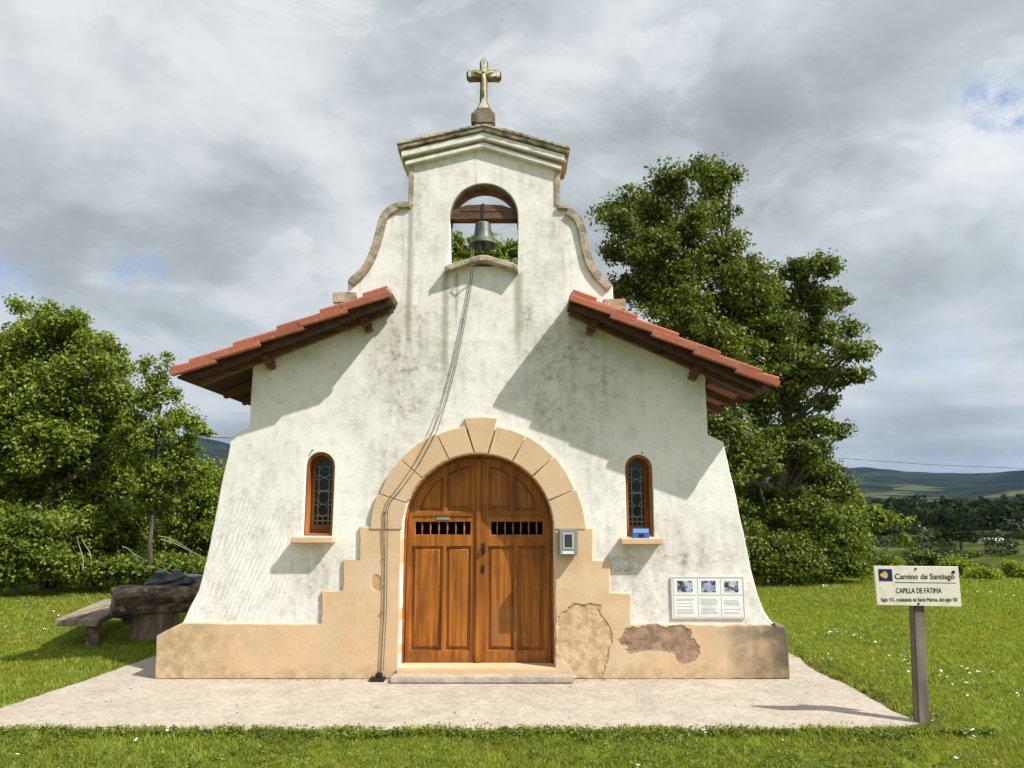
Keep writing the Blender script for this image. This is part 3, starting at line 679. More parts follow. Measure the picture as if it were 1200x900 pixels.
# cornice
def chev(name, ya, lx, ly, ax, ay, rx, ry, th, y1, m, bev=.006, rough=False):
    l = xz(lx, ly, ya); a = xz(ax, ay, ya); r_ = xz(rx, ry, ya)
    pts = [l, a, r_, (r_[0], r_[1]-th), (a[0], a[1]-th), (l[0], l[1]-th)]
    if rough: pts = rough_loop(pts, .05, .008, 4)
    return poly(name, [pts], ya, y1, m, ch, bevel=bev)
chev('cornice_cap', -.10, 466, 169.5, 566.5, 147, 667, 174.5, .045, TH+.12, M_stone, .006, True)
chev('cornice_moulding', -.078, 470, 176.5, 566.5, 154.5, 662, 181, .072, TH+.10, M_stucco, .010)
chev('cornice_groove', -.030, 475, 186, 566.5, 164, 658, 190.5, .03, TH+.05, M_coping, .002)
chev('cornice_moulding', -.052, 474.5, 188.5, 566.5, 166.5, 658, 193.5, .050, TH+.07, M_stucco, .010)
for x0, x1, a_, b_ in ((468, 477, 178, 188), (656, 664, 183, 193)):
    pa_, pb2 = xz(x0+3, a_, -.06), xz(x1, b_, 0)
    MB().box((min(pa_[0], pb2[0]), -.045, pb2[1]), (max(pa_[0], pb2[0]), TH+.06, pa_[1])).build('cornice_return', M_coping, ch, bevel=.006)
# cap tiles laid across the pediment
m = MB(); l = Vector(xz(466, 169, -.10)); a = Vector(xz(566.5, 147, -.10)); r_ = Vector(xz(667, 174, -.10))
rt = random.Random(3)
for p, q in ((a, l), (a, r_)):
    n = 11
    for k in range(n):
        u0 = p.lerp(q, k/n); u1 = p.lerp(q, (k+1.12)/n if k < n-1 else 1.01); dz = .012+rt.uniform(0, .008)
        m.add([(u0.x, -.115+rt.uniform(-.008, .008), u0.y-.01), (u1.x, -.115, u1.y-.004), (u1.x, -.11, u1.y+dz+.014), (u0.x, -.11, u0.y+dz),
               (u0.x, TH+.17, u0.y-.01), (u1.x, TH+.17, u1.y-.004), (u1.x, TH+.17, u1.y+dz+.014), (u0.x, TH+.17, u0.y+dz)],
              [(0, 1, 2, 3), (7, 6, 5, 4), (3, 2, 6, 7), (0, 4, 5, 1), (1, 5, 6, 2), (0, 3, 7, 4)])
m.build('cornice_tiles', M_stone, ch, bevel=.004)
# cross with its pedestal
YC = .06
cr = None
a0 = at(566.5, 147, YC)
ped = MB(); 
def bx(m, x0, x1, z0, z1, y0, y1): return m.box((x0, y0, z0), (x1, y1, z1))
X = lambda px: at(px, 110, YC).x
Z = lambda py: at(567, py, YC).z
ped.box((X(553), YC-.11, Z(150)), (X(580.5), YC+.11, Z(137)))
cross = ped.build('cross_pedestal', M_lich, ch, bevel=.012)
MB().box((X(556.5), YC-.085, Z(137)+.001), (X(577), YC+.085, Z(132.5))).box((X(559), YC-.07, Z(132.5)+.001), (X(575), YC+.07, Z(129.5))).build('cross_base', M_lich, ch, bevel=.008)
xc = X(567)
def cpoly(s):  # outline of the cross, s grows it outwards
    w = .037; L = X(587)-xc; zb = Z(129.5); za0, za1 = Z(93.8), Z(84.8); zt = Z(70)
    q = s
    return [(xc-w*1.9-q, zb), (xc-w-q, zb+.07), (xc-w*.9-q, za0-q), (xc-L*.75, za0-q), (xc-L*.8-q, za0-.012-q*.5), (xc-L-q, za0+.02), (xc-L-q, za1-.02), (xc-L*.8-q, za1+.012+q*.5), (xc-L*.75, za1+q), (xc-w-q, za1+q),
            (xc-w*1.15-q, zt-.06), (xc-w*.7, zt-.02+q), (xc, zt+.012+q), (xc+w*.7, zt-.02+q), (xc+w*1.15+q, zt-.06), (xc+w+q, za1+q), (xc+L*.75, za1+q), (xc+L*.8+q, za1+.012+q*.5), (xc+L+q, za1-.02), (xc+L+q, za0+.02), (xc+L*.8+q, za0-.012-q*.5), (xc+L*.75, za0-q), (xc+w*.9+q, za0-q), (xc+w+q, zb+.07), (xc+w*1.9+q, zb)]
cb = poly('cross', [cpoly(.004)], YC-.045, YC+.045, M_lich, ch, bevel=.008)
poly('white_face', [cpoly(-.012)], YC-.052, YC-.03, M_crossw, cb, bevel=.004)
fz = Z(94)
fg = MB()
fg.tube([(xc, YC-.07, fz+.06), (xc, YC-.075, fz+.04)], [.012, .016], 8)
fg.tube([(xc, YC-.062, fz+.03), (xc, YC-.07, fz-.03), (xc+.006, YC-.066, fz-.09), (xc-.004, YC-.072, fz-.15), (xc, YC-.06, fz-.22)], [.018, .024, .018, .016, .009], 8)
for s in (-1, 1): fg.tube([(xc+s*.015, YC-.064, fz+.02), (xc+s*.06, YC-.064, fz+.045), (xc+s*.105, YC-.06, fz+.062)], [.011, .009, .007], 6)
fg.build('small_figure', M_gold, cb, smooth=True)
MB().box((xc-.13, YC-.056, Z(92.5)), (xc+.07, YC-.05, Z(86))).build('ochre_band', M_gold, cb, bevel=.002)

# bell opening: coping sill, beam
pts_t = [xz(521, 312, -.10), xz(526, 309, -.10), xz(547, 303, -.10), xz(562, 298.5, -.10), xz(570, 298.5, -.10), xz(586, 303, -.10), xz(602, 308, -.10), xz(607, 311, -.10)]
sill = pts_t+[(x, z-.062) for x, z in reversed(pts_t)]
poly('bell_opening_sill', [rough_loop(sill, .04, .006, 12)], -.10, TH+.04, M_coping, ch, bevel=.01)
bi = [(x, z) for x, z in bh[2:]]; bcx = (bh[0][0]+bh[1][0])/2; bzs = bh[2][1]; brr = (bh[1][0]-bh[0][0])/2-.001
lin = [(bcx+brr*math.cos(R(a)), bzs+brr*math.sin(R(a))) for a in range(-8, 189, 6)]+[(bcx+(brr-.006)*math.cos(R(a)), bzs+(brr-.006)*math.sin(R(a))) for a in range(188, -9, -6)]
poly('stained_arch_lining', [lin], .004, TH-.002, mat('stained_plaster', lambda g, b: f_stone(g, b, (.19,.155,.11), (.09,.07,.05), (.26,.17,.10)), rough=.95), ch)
zz0, zz1 = xz(566, 258, .1)[1], xz(566, 240.5, .1)[1]; bx0, bx1 = bh[0][0]-.02, bh[1][0]+.02
bp = [(bx0, zz0), (bx1, zz0), (bx1, zz0+.085), (bx0+(bx1-bx0)*.75, zz1-.008), (bx0+(bx1-bx0)*.5, zz1), (bx0+(bx1-bx0)*.25, zz1-.008), (bx0, zz0+.085)]
poly('bell_beam', [bp], .07, .20, M_beam, ch, bevel=.006)
bxc = xz(566, 270, .13)[0]; m = MB()
m.box((bxc-.012, .062, zz0-.002), (bxc+.012, .069, zz1+.004)); m.box((bxc-.24, .0655, zz0+.083), (bxc+.24, .0692, zz0+.087))
m.build('beam_strap', M_iron, ch)

# ---- roof slopes
def roof(side, p0, p1, fn):
    """p0 inner top, p1 eaves top at the verge"""
    A = Vector((p0[0], p0[1])); B = Vector((p1[0], p1[1])); t = (B-A).normalized(); n = Vector((-t.y, t.x)); n = n if n.y > 0 else -n
    L = (B-A).length
    def W3(u, w, y): q = A+t*u+n*w; return (q.x, y, q.y)
    def plate(m, u0, u1, w0, w1, y0, y1): return m.add([W3(u, w, y) for u in (u0, u1) for w in (w0, w1) for y in (y0, y1)], [(0,1,3,2),(4,6,7,5),(0,4,5,1),(2,3,7,6),(0,2,6,4),(1,5,7,3)])
    slope = None
    yb = ND+.25
    # deck boards under the tiles, in front of the gable and over the nave
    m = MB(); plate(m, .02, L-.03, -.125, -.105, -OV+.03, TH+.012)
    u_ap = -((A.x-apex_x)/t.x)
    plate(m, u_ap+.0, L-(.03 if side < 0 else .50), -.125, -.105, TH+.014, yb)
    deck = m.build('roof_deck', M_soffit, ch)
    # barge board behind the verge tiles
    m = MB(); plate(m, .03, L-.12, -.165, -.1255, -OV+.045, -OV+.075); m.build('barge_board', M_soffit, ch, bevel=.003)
    # rafters, running down the slope
    for y in [-.10]+[TH+.25+.55*k for k in range(11)]:
        m = MB()
        if y < TH: plate(m, .05, L-.10, -.175, -.126, y, y+.06)
        else: plate(m, L-1.15, L-.08, -.20, -.126, y, y+.07)
        m.build('rafter', M_beam, deck, bevel=.003)
    # purlin ends, stepped blocks on the gable under the soffit
    for uu in ((.30, 1.32) if side < 0 else (.27, 1.37)):
        m = MB(); plate(m, uu, uu+.085, -.215, -.128, -.17, .03); plate(m, uu+.008, uu+.077, -.265, -.2155, -.10, .03)
        m.build('corbel', M_corb, ch, bevel=.006)
    # main tile surface: rows of S tiles with stepped courses
    co_ = .40; ny = int((yb+OV-.36)/.045); us = []
    u = L-.02; k = 0
    rows = []
    while u > u_ap+.03:
        u2 = max(u-co_, u_ap); rows.append((u2, u)); u = u2
    vs = []; fs = []
    y0_ = -OV+.36
    for (ua, ub) in rows:
        for (seg0, seg1) in ((y0_, yb),):
            base = len(vs)
            ys = np.arange(seg0, seg1, .04)
            for y in ys:
                ph = ((y-seg0) % .24)/.24; w = .035*abs(math.sin(math.pi*ph))**.8
                front = y < TH+.02
                u_in = max(ua, 0.0) if front else ua
                vs += [W3(u_in, w-.055, y), W3(max(ub, u_in), w-.03, y), W3(max(ub, u_in), w-.095, y)]
            for i in range(len(ys)-1):
                a = base+i*3; fs += [(a, a+1, a+4, a+3), (a+1, a+2, a+5, a+4)]
    MB().add(vs, fs).build('tile_field', M_tile, ch)
    # verge: lower line of L tiles and an upper line of cover tiles, each stepping over the next one down
    nt_ = 5; tl = L/nt_
    rt_ = random.Random(5+side)
    def seg(name, u0, u1, prof_fn, l0, l1):
        vs = []
        for (u, lift) in ((u0, l0), (u1, l1)):
            pr_ = prof_fn(lift); vs += [W3(u, ww, y) for y, ww in pr_]
        q = len(vs)//2; fs = [(i, (i+1) % q, (i+1) % q+q, i+q) for i in range(q)]+[tuple(range(q-1, -1, -1)), tuple(range(q, 2*q))]
        MB().add(vs, fs).build(name, M_tile, ch, bevel=.004)
    for k in range(nt_):
        u0 = k*tl+.003; u1 = (k+1)*tl+.035 if k < nt_-1 else L; dy = -.010*(k % 2)+rt_.uniform(-.004, .004)-.006*k
        seg('verge_tile', u0, u1, lambda w, dy=dy: [(-OV-.005+dy, w-.106), (-OV-.008+dy, w-.05), (-OV+.008, w-.04), (-OV+.20, w-.04), (-OV+.20, w-.06), (-OV+.03, w-.06), (-OV+.025, w-.106)], -.022, .012)
    for k in range(nt_+1):
        u0 = max((k-.5)*tl, 0)+.004; u1 = min((k+.5)*tl+.035, L-.004)
        seg('cover_tile', u0, u1, lambda w: [(-OV+.035, w-.06), (-OV+.03, w-.012), (-OV+.045, w+.002), (-OV+.10, w+.010), (-OV+.28, w+.006), (-OV+.36, w-.03), (-OV+.34, w-.05)], -.020 if k else 0, .016)
roof(-1, RL0, RL1, rl); roof(1, RR0, RR1, rr)
m = MB(); m.tube([(apex_x, y, apex_z+.0) for y in (TH+.02, 2, 4, ND+.27)], .10, 12); m.build('ridge_tiles', M_tile, ch)
# mortar daub at the inner end of each verge
for (px, py) in ((457, 345), (671, 349)):
    c = at(px, py, -OV+.12); s = -1 if px < 500 else 1
    MB().box((-.03, -.12, -.045), (.03, .30, .03), Matrix.Translation(c)@Matrix.Rotation(s*.4, 4, 'Y')).build('mortar_daub', M_coping, ch, bevel=.015)

# electricity meter
p = at(665.5, 636, -.03); c = p
mb = thing('meter_box', (p.x, -.04, at(665, 652, -.03).z), 'grey electricity meter box fixed beside the right door jamb', 'meter box')
x0, x1 = at(655, 636, -.12).x, at(677, 636, -.12).x; z0, z1 = at(665, 651, -.12).z, at(665, 620, -.12).z
MB().box((x0, -.13, z0), (x1, -.0375, z1)).build('housing', M_grey, mb, bevel=.008)
MB().box((x0+.05, -.136, z0+.075), (x1-.05, -.1305, z1-.045)).build('window', M_greyd, mb, bevel=.004)
MB().box((x0+.035, -.1335, z0+.06), (x1-.035, -.13, z1-.03)).build('window_rim', mat('pale_plastic', base=(.48, .49, .47), rough=.5), mb, bevel=.002)
MB().box((x0+.03, -.133, z0+.015), (x1-.04, -.13, z0+.04)).build('label_plate', M_paper, mb)

# bell, hanging from the beam
bt = xz(566, 259, .13)[1]; bb = xz(566, 286.5, .13)[1]; hb = bt-bb
bell = thing('bell', (bxc, .13, bt), 'green grey bronze bell hanging from the wooden beam in the gable opening', 'bell')
r0 = (xz(575, 270, .13)[0]-xz(557, 270, .13)[0])/2; r1 = (xz(582, 270, .13)[0]-xz(550, 270, .13)[0])/2
MB().lathe([(0, 0), (r0*.6, -.002), (r0*.95, -.015), (r0, -.03), (r0*1.12, -hb*.45), (r0*1.27, -hb*.68), (r0*1.42, -hb*.80), (r1*.97, -hb*.90), (r1, -hb*.95), (r1, -hb), (r1*.93, -hb), (r1*.8, -hb*.86), (r0*.9, -hb*.5), (r0*.8, -.04), (0, -.03)], (bxc, .13, bt-.012), 28).build('bell_body', M_bronze, bell, smooth=True)
MB().tube([(bxc, .13, bt-.06), (bxc+.004, .13, bb-.03), (bxc+.004, .13, bb-.07)], [.006, .008, .018], 8).build('clapper', M_iron, bell, smooth=True)
m = MB(); m.tube([(bxc, .13, bt-.014), (bxc, .13, bt+.012)], .02, 8); m.build('bell_crown', M_iron, bell); m = MB(); m.tube([(bxc-.03, .13, bb+.03), (bxc-.10, .12, bb+.02), (bxc-.12, .10, bb+.07)], .007, 6); m.build('pull_lever', M_iron, bell)

# pull cables from the bell down the facade
def cab(pts, ry=-.02): return [at(a, b, ry) for a, b in pts]
rope = thing('bell_cable', (at(444, 790, -.09).x, -.09, .0), 'thin twin cables running from the bell down the facade and left door jamb', 'cable')
m = MB()
c1 = [(551, 330), (547, 352), (540, 385), (531, 425), (520, 465), (507, 505), (488, 540), (468, 569), (456, 584)]
c2 = [(553, 330), (549.5, 352), (543, 388), (534.5, 428), (524, 468), (511, 508), (492, 543), (472, 571), (458.5, 586)]
for k, c in enumerate((c1, c2)):
    pts = [(bxc-.12+.02*k, .10, bb+.06), at(553+2*k, 300, .0), at(552+2*k, 306, -.125), at(552+2*k, 318, -.10)]
    pts += [at(a, b, -.015) for a, b in c]
    pts[-4:] = [at(a, b, -.060) for a, b in c[-4:]]
    lx = 451.5+2.6*k
    pts += [at(lx, 600, -.060), at(lx-.4, 650, -.047), at(lx-1, 700, -.047), at(lx-1.5, 726, -.047), at(lx-2.5, 735, -.047), at(lx-5, 786, -.047)]
    m.tube([tuple(q) for q in pts], .0042, 5)
m.build('cable', M_cable, rope)
for px, py in ((452, 600), (452, 652), (450.5, 684), (450, 715)):
    c = at(px, py, -.03); MB().box((c.x-.016, -.054, c.z-.005), (c.x+.016, -.037, c.z+.005)).build('clip', M_coping, rope, bevel=.002)
c = at(444, 789, -.10); m = MB(); m.box((c.x-.08, -.15, .002), (c.x+.06, -.053, .035)); m.box((c.x-.03, -.12, .036), (c.x+.03, -.06, .07)); m.build('floor_bracket', M_iron, rope, bevel=.008)

# blue card box on the right sill
p = at(750, 624, .02); zt = xz(370, 630)[1]-.004
cardp = thing('card_box', (p.x, -.02, zt), 'small blue card box standing on the right window sill', 'box')
x0, x1 = at(741, 624, -.02).x, at(761, 624, -.02).x; z1 = at(750, 619, -.02).z
MB().box((x0, -.02, zt+.001), (x1, .02, z1)).build('box_body', M_blue, cardp, bevel=.003)
MB().box((x0+.008, -.0225, zt+.05), (x1-.008, -.0202, z1-.006)).build('pale_lid_band', M_lblue, cardp)
MB().box((x0+.06, -.0225, zt+.008), (x1-.05, -.0202, zt+.04)).build('printed_mark', M_navy, cardp)

# information boards
p = at(829, 725, -.01)
ib = thing('information_board', (p.x, 0, p.z), 'framed notice of three old photographs over three printed sheets on the right wall', 'notice board')
x0, x1 = at(787, 700, -.02).x, at(872.5, 700, -.02).x; z0, z1 = at(830, 725, -.02).z, at(830, 676, -.02).z
MB().box((x0, -.012, z0), (x1, -.0005, z1)).build('back_plate', mat('back_card', base=(.68, .66, .60), rough=.5), ib)
m = MB()
for a in ((x0, z0, x1, z0+.006), (x0, z1-.006, x1, z1), (x0, z0+.0065, x0+.006, z1-.0065), (x1-.006, z0+.0065, x1, z1-.0065)): m.box((a[0], -.016, a[1]), (a[2], -.0125, a[3]))
m.build('frame', M_alu, ib)
def f_pic(g, b, k=0):
    p = g.pos(); n1 = g.noise(g.v('ADD', p, (k*3.1, 0, 0)), 26, 5, .6, .5)
    g.L.new(g.mix(g.mapr(n1, .42, .58), (.045, .045, .07), ((.42, .48, .58), (.40, .40, .55), (.55, .56, .66))[k]), b.inputs['Base Color'])
cols = [(790, 817), (818.5, 844), (845.5, 870.5)]
rs_ = random.Random(9)
for k, (a, b_) in enumerate(cols):
    xa, xb = at(a, 700, -.02).x, at(b_, 700, -.02).x
    za, zb = at(830, 697, -.02).z, at(830, 678.5, -.02).z
    sh = MB().box((xa, -.0150, za), (xb, -.0122, zb)).build('picture_sheet', M_paper, ib)
    w = xb-xa; hh = zb-za
    MB().box((xa+w*.16, -.0165, za+hh*.16), (xb-w*.18, -.0151, zb-hh*.12)).build('photograph', mat('old_photo', lambda g, b, k=k: f_pic(g, b, k), rough=.3), sh)
    za, zb = at(830, 723, -.02).z, at(830, 699.5, -.02).z
    sh = MB().box((xa, -.0150, za), (xb, -.0122, zb)).build('printed_sheet', M_paper, ib)
    m = MB(); nl = 11
    for i in range(nl):
        z = zb-.02-(zb-za-.035)*i/nl
        if rs_.random() < .1: continue
        m.box((xa+.02, -.0158, z-.0035), (xb-.02-rs_.random()*.03, -.0151, z+.0015))
    m.build('print_lines', M_print, sh)

# ------------------------------------------------------------------ wooden sign on a post
bY = gr(1087, 848).y
b0 = gr(1086, 849)
sg = thing('sign', tuple(b0), 'cream trail sign on a square grey wooden post at the corner of the pavement', 'sign')
tp = at(1075, 690, bY+.03); 
a = Vector((b0.x, bY+.05, -.05)); b_ = Vector((tp.x, bY+.05, tp.z+.04)); t = (b_-a).normalized()
ux = Vector((1, 0, 0)); ux = (ux-t*ux.dot(t)).normalized(); uy = t.cross(ux)
m = MB(); vs = []
for q, w in ((a, .041), (b_, .040)):
    for s1, s2 in ((-1, -1), (1, -1), (1, 1), (-1, 1)): vs.append(q+ux*s1*w+uy*s2*.04)
m.add(vs, [(0,1,2,3),(7,6,5,4),(0,4,5,1),(1,5,6,2),(2,6,7,3),(3,7,4,0)]); m.build('post', M_post, sg, bevel=.004)
ys = bY-.012
tl, tr, br, bl = [xz(*q, ys) for q in ((1024, 663), (1123, 664), (1127, 711), (1028, 709))]
tl = (bl[0]+.0, tl[1]); 
w0 = (tr[0]+br[0])/2; tr = (w0, tr[1]); br = (w0, br[1]); x_ = (tl[0]+bl[0])/2; tl = (x_, tl[1]); bl = (x_, bl[1])
poly('board', [[tl, tr, br, bl]], ys, ys+.016, M_sign, sg, bevel=.002)
SW = tr[0]-tl[0]; SH = tl[1]-bl[1]; yt = ys-.0015
def sp(u, v): return (tl[0]+SW*u, tl[1]*(1-u)+tr[1]*u-SH*v)
def srect(m, u0, v0, u1, v1, y0=.0024, y1=.0002):
    m.extr([sp(u0, v1), sp(u1, v1), sp(u1, v0), sp(u0, v0)], ys-y0, ys-y1); return m
srect(MB(), .045, .08, .205, .385).build('emblem_panel', M_navy, sg)
m = MB(); c = sp(.098, .235)
fan = [c]; pts = []
for k in range(-3, 4):
    a_ = k*.30; pts.append((c[0]-.022+.056*math.cos(a_), c[1]+.036*math.sin(a_)))
sv = [(c[0]-.024, c[1]-.006), *pts, (c[0]-.024, c[1]+.006)]
m.extr(sv[::-1], ys-.0042, ys-.0025)
m.build('shell_emblem', M_shell, sg)
text('lettering', 'Camino de Santiago', M_black, sg, sp(.235, 0)[0], sp(.6, .325)[1], yt, SW*.71, SH*.20, bold=.006)
text('lettering', 'CAPILLA DE F\u00c1TIMA', M_black, sg, sp(.235, 0)[0], sp(.5, .685)[1], yt, SW*.54, SH*.19, bold=.0)
text('lettering', 'Siglo XX, trasladada de Santa Marina, del siglo XII', M_black, sg, sp(.05, 0)[0], sp(.5, .895)[1], yt, SW*.90, SH*.135)
srect(MB(), .235, .412, .955, .422).build('rule', M_black, sg)
for u, v in ((.49, .065), (.49, .955), (.935, .14)):
    c = sp(u, v); MB().tube([(c[0], ys-.006, c[1]), (c[0], ys+.001, c[1])], .0075 if v != .14 else .012, 10).build('bolt', M_iron, sg)

# ------------------------------------------------------------------ log table and plank bench
g0 = gr(160, 748)
lt = thing('log_table', (g0.x, g0.y, 0), 'rough picnic table of a dark split log on thick stumps left of the chapel', 'table')
rl_ = random.Random(21)
A = Vector((at(131, 700, g0.y-.12).x, g0.y-.1, .47)); B = Vector((A.x+2.6, g0.y+1.5, .53)); ax_ = (B-A).normalized(); sdv = Vector((-ax_.y, ax_.x, 0))
m = MB(); N = 30; rings = 34; vs = []
for i in range(rings+1):
    t = i/rings; c = A.lerp(B, t)
    for k in range(N):
        an = 2*math.pi*k/N; rr_ = .27*(1+.07*math.sin(3*an+i*.12)+.05*math.sin(7*an-i*.2)+rl_.uniform(-.02, .02)); u = math.cos(an)*rr_*1.30; w = min(math.sin(an)*rr_*.80, .12+rl_.uniform(-.010, .010)+.02*math.sin(i*.7+u*9))
        if i == 0: u *= .90; w *= .86
        vs.append(c+sdv*u+Vector((0, 0, w))+ax_*(rl_.uniform(-.02, .02) if i == 0 else 0))
fs = [(i*N+k, i*N+(k+1) % N, (i+1)*N+(k+1) % N, (i+1)*N+k) for i in range(rings) for k in range(N)]+[tuple(range(N-1, -1, -1)), tuple(rings*N+k for k in range(N))]
m.add(vs, fs).build('split_log_top', M_log, lt, smooth=False)
for t in (.16, .85):
    c = A.lerp(B, t); m = MB(); vs = []; N = 14
    for i, z in enumerate((-.03, .12, .30, .46)):
        for k in range(N):
            an = 2*math.pi*k/N; r_ = (.31, .27, .26, .25)[i]*(1+.07*math.sin(4*an+i)+rl_.uniform(-.03, .03)); vs.append((c.x+r_*math.cos(an), c.y+r_*math.sin(an)*.8, z))
    fs = [(i*N+k, i*N+(k+1) % N, (i+1)*N+(k+1) % N, (i+1)*N+k) for i in range(3) for k in range(N)]+[tuple(range(3*N, 4*N))]
    m.add(vs, fs).build('stump', M_stump, lt)
# items on the table
tz = .615
pb = A.lerp(B, .20)
m = MB(); rb = random.Random(4); vs = []; n1, n2 = 14, 8
for i in range(n2+1):
    ph = math.pi/2*i/n2
    for k in range(n1):
        an = 2*math.pi*k/n1; q = 1+rb.uniform(-.14, .14); vs.append((pb.x+.30*math.cos(an)*math.cos(ph)*q, pb.y+.02+.16*math.sin(an)*math.cos(ph)*q, tz-.02+.17*math.sin(ph)*q))
fs = [(i*n1+k, i*n1+(k+1) % n1, (i+1)*n1+(k+1) % n1, (i+1)*n1+k) for i in range(n2) for k in range(n1)]
m.add(vs, fs).build('plastic_bag', mat('black_film', base=(.06, .062, .066), rough=.3), base=(pb.x, pb.y, tz), smooth=False)
tag(bpy.data.objects['plastic_bag'], 'crumpled black plastic bag on the near end of the log table', 'bag')
def crumple(name, c, size, m_, label, cat, seed):
    r_ = random.Random(seed); bm = bmesh.new(); bmesh.ops.create_icosphere(bm, subdivisions=2, radius=1)
    for v in bm.verts: v.co = Vector((v.co.x*size[0], v.co.y*size[1], v.co.z*size[2]))*r_.uniform(.72, 1.18)
    me = bpy.data.meshes.new(name); bm.to_mesh(me); bm.free(); me.transform(Matrix.Translation(c))
    tag(link(name, me, m_, base=c), label, cat)
p = at(177, 665, pb.y-.06); crumple('wrapper', Vector((p.x, p.y, p.z)), (.055, .04, .022), mat('yellow_wrap', base=(.55, .52, .10), rough=.4), 'crumpled yellow wrapper on top of the black bag', 'wrapper', 2)
p = at(187, 670, pb.y-.13); crumple('green_wrapper', Vector((p.x, p.y, p.z)), (.06, .04, .02), mat('green_wrap', base=(.10, .30, .10), rough=.4), 'small green wrapper beside the yellow one on the bag', 'wrapper', 3)
p = at(225, 675, A.lerp(B, .55).y-.12); crumple('pale_bag', Vector((p.x, p.y, p.z-.03)), (.16, .08, .06), mat('blue_grey_film', base=(.22, .29, .35), rough=.35), 'blue grey plastic bag on the log table beside the chapel wall', 'bag', 8)
m = MB()
for k in range(5):
    a_ = at(180+k*2, 664+k, pb.y-.03); b2 = at(200+k*1.5, 673+k*.6, pb.y-.04+k*.01); m.tube([a_, (Vector(a_)+Vector(b2))/2+Vector((0, 0, .01)), b2], .009, 6)
tag(m.build('stick_bundle', M_stick, base=tuple(at(190, 674, pb.y))), 'short bundle of pale sticks lying on the black bag', 'sticks')
# bench
g1 = gr(108, 743)
bz = .30
f0, f1 = gr(65, 726, bz), gr(113, 727, bz); f0.y = f1.y = (f0.y+f1.y)/2
bk = gr(131, 706, bz)
bn = thing('bench', (f1.x, f1.y, 0), 'low weathered plank bench on dark log legs left of the log table', 'bench')
dvec = Vector((bk.x-f0.x-.22, bk.y-f1.y, 0)); 
for k in range(2):
    w = (f1.x-f0.x)/2; o_ = f0+Vector((k*w+.004, 0, 0))
    vs = []
    for z in (bz-.07, bz):
        for q in (o_, o_+Vector((w-.008, 0, 0)), o_+Vector((w-.008, 0, 0))+dvec*1.25, o_+dvec*1.25): vs.append((q.x, q.y, z-.004*k))
    MB().add(vs, [(0,3,2,1),(4,5,6,7),(0,1,5,4),(1,2,6,5),(2,3,7,6),(3,0,4,7)]).build('seat_plank', M_bench, bn, bevel=.008)
for t in (.10, 1.1):
    c = f1+dvec*t+Vector((-.10, .03, 0)); MB().tube([(c.x, c.y, -.03), (c.x, c.y, .12), (c.x, c.y, bz-.073)], [.085, .078, .082], 10).build('leg', M_log, bn)

# ------------------------------------------------------------------ vegetation
def leaves_np(centers, n_per, rad, size, seed, flat=.7, up=.5, jit=.35, axis=None):
    """leaf faces scattered round twig tips; hexagonal folded leaves"""
    r = np.random.default_rng(seed); C_ = np.repeat(np.asarray(centers), n_per, 0); n = len(C_)
    off = r.normal(0, 1, (n, 3)); off /= np.maximum(np.linalg.norm(off, axis=1, keepdims=True), 1e-6); off *= (r.random((n, 1))**.6)
    off *= np.repeat(r.uniform(.4, 1.65, (len(centers), 1)), n_per, 0)
    off *= np.array([rad, rad, rad*flat]) if not hasattr(rad, '__len__') else np.array(rad)
    Pp = C_+off
    nrm = r.normal(0, 1, (n, 3))*.75+np.array([0, 0, up])+off/np.maximum(np.linalg.norm(off, axis=1, keepdims=True), 1e-6)*.6; nrm /= np.linalg.norm(nrm, axis=1, keepdims=True)
    t = r.normal(0, 1, (n, 3)); t -= nrm*(t*nrm).sum(1, keepdims=True); t /= np.linalg.norm(t, axis=1, keepdims=True); b = np.cross(nrm, t)
    s = size*(1+r.uniform(-jit, jit, (n, 1)))
    shape = [(-.5, 0, 0), (-.12, .33, .07), (.12, .22, .03), (.62, 0, -.08), (.12, -.22, .03), (-.12, -.33, .07)]
    V = np.stack([Pp+t*(u*s)+b*(v*s)+nrm*(w*s) for u, v, w in shape], 1).reshape(-1, 3)
    Fi = np.arange(n*6).reshape(-1, 6); return V, Fi
def tips_from_blobs(blobs, n, seed, shell=.55):
    r = np.random.default_rng(seed); vol = np.array([b[3]*b[4]*b[5] for b in blobs])**.75; k = r.choice(len(blobs), n, p=vol/vol.sum())
    B = np.array(blobs)[k]; d = r.normal(0, 1, (n, 3)); d /= np.linalg.norm(d, axis=1, keepdims=True); rad = (shell+(1-shell)*r.random((n, 1)))
    rad = np.where(r.random((n, 1)) < .3, r.random((n, 1)), rad)
    return B[:, :3]+d*rad*B[:, 3:6]*r.uniform(.72, 1.32, (n, 1)), k
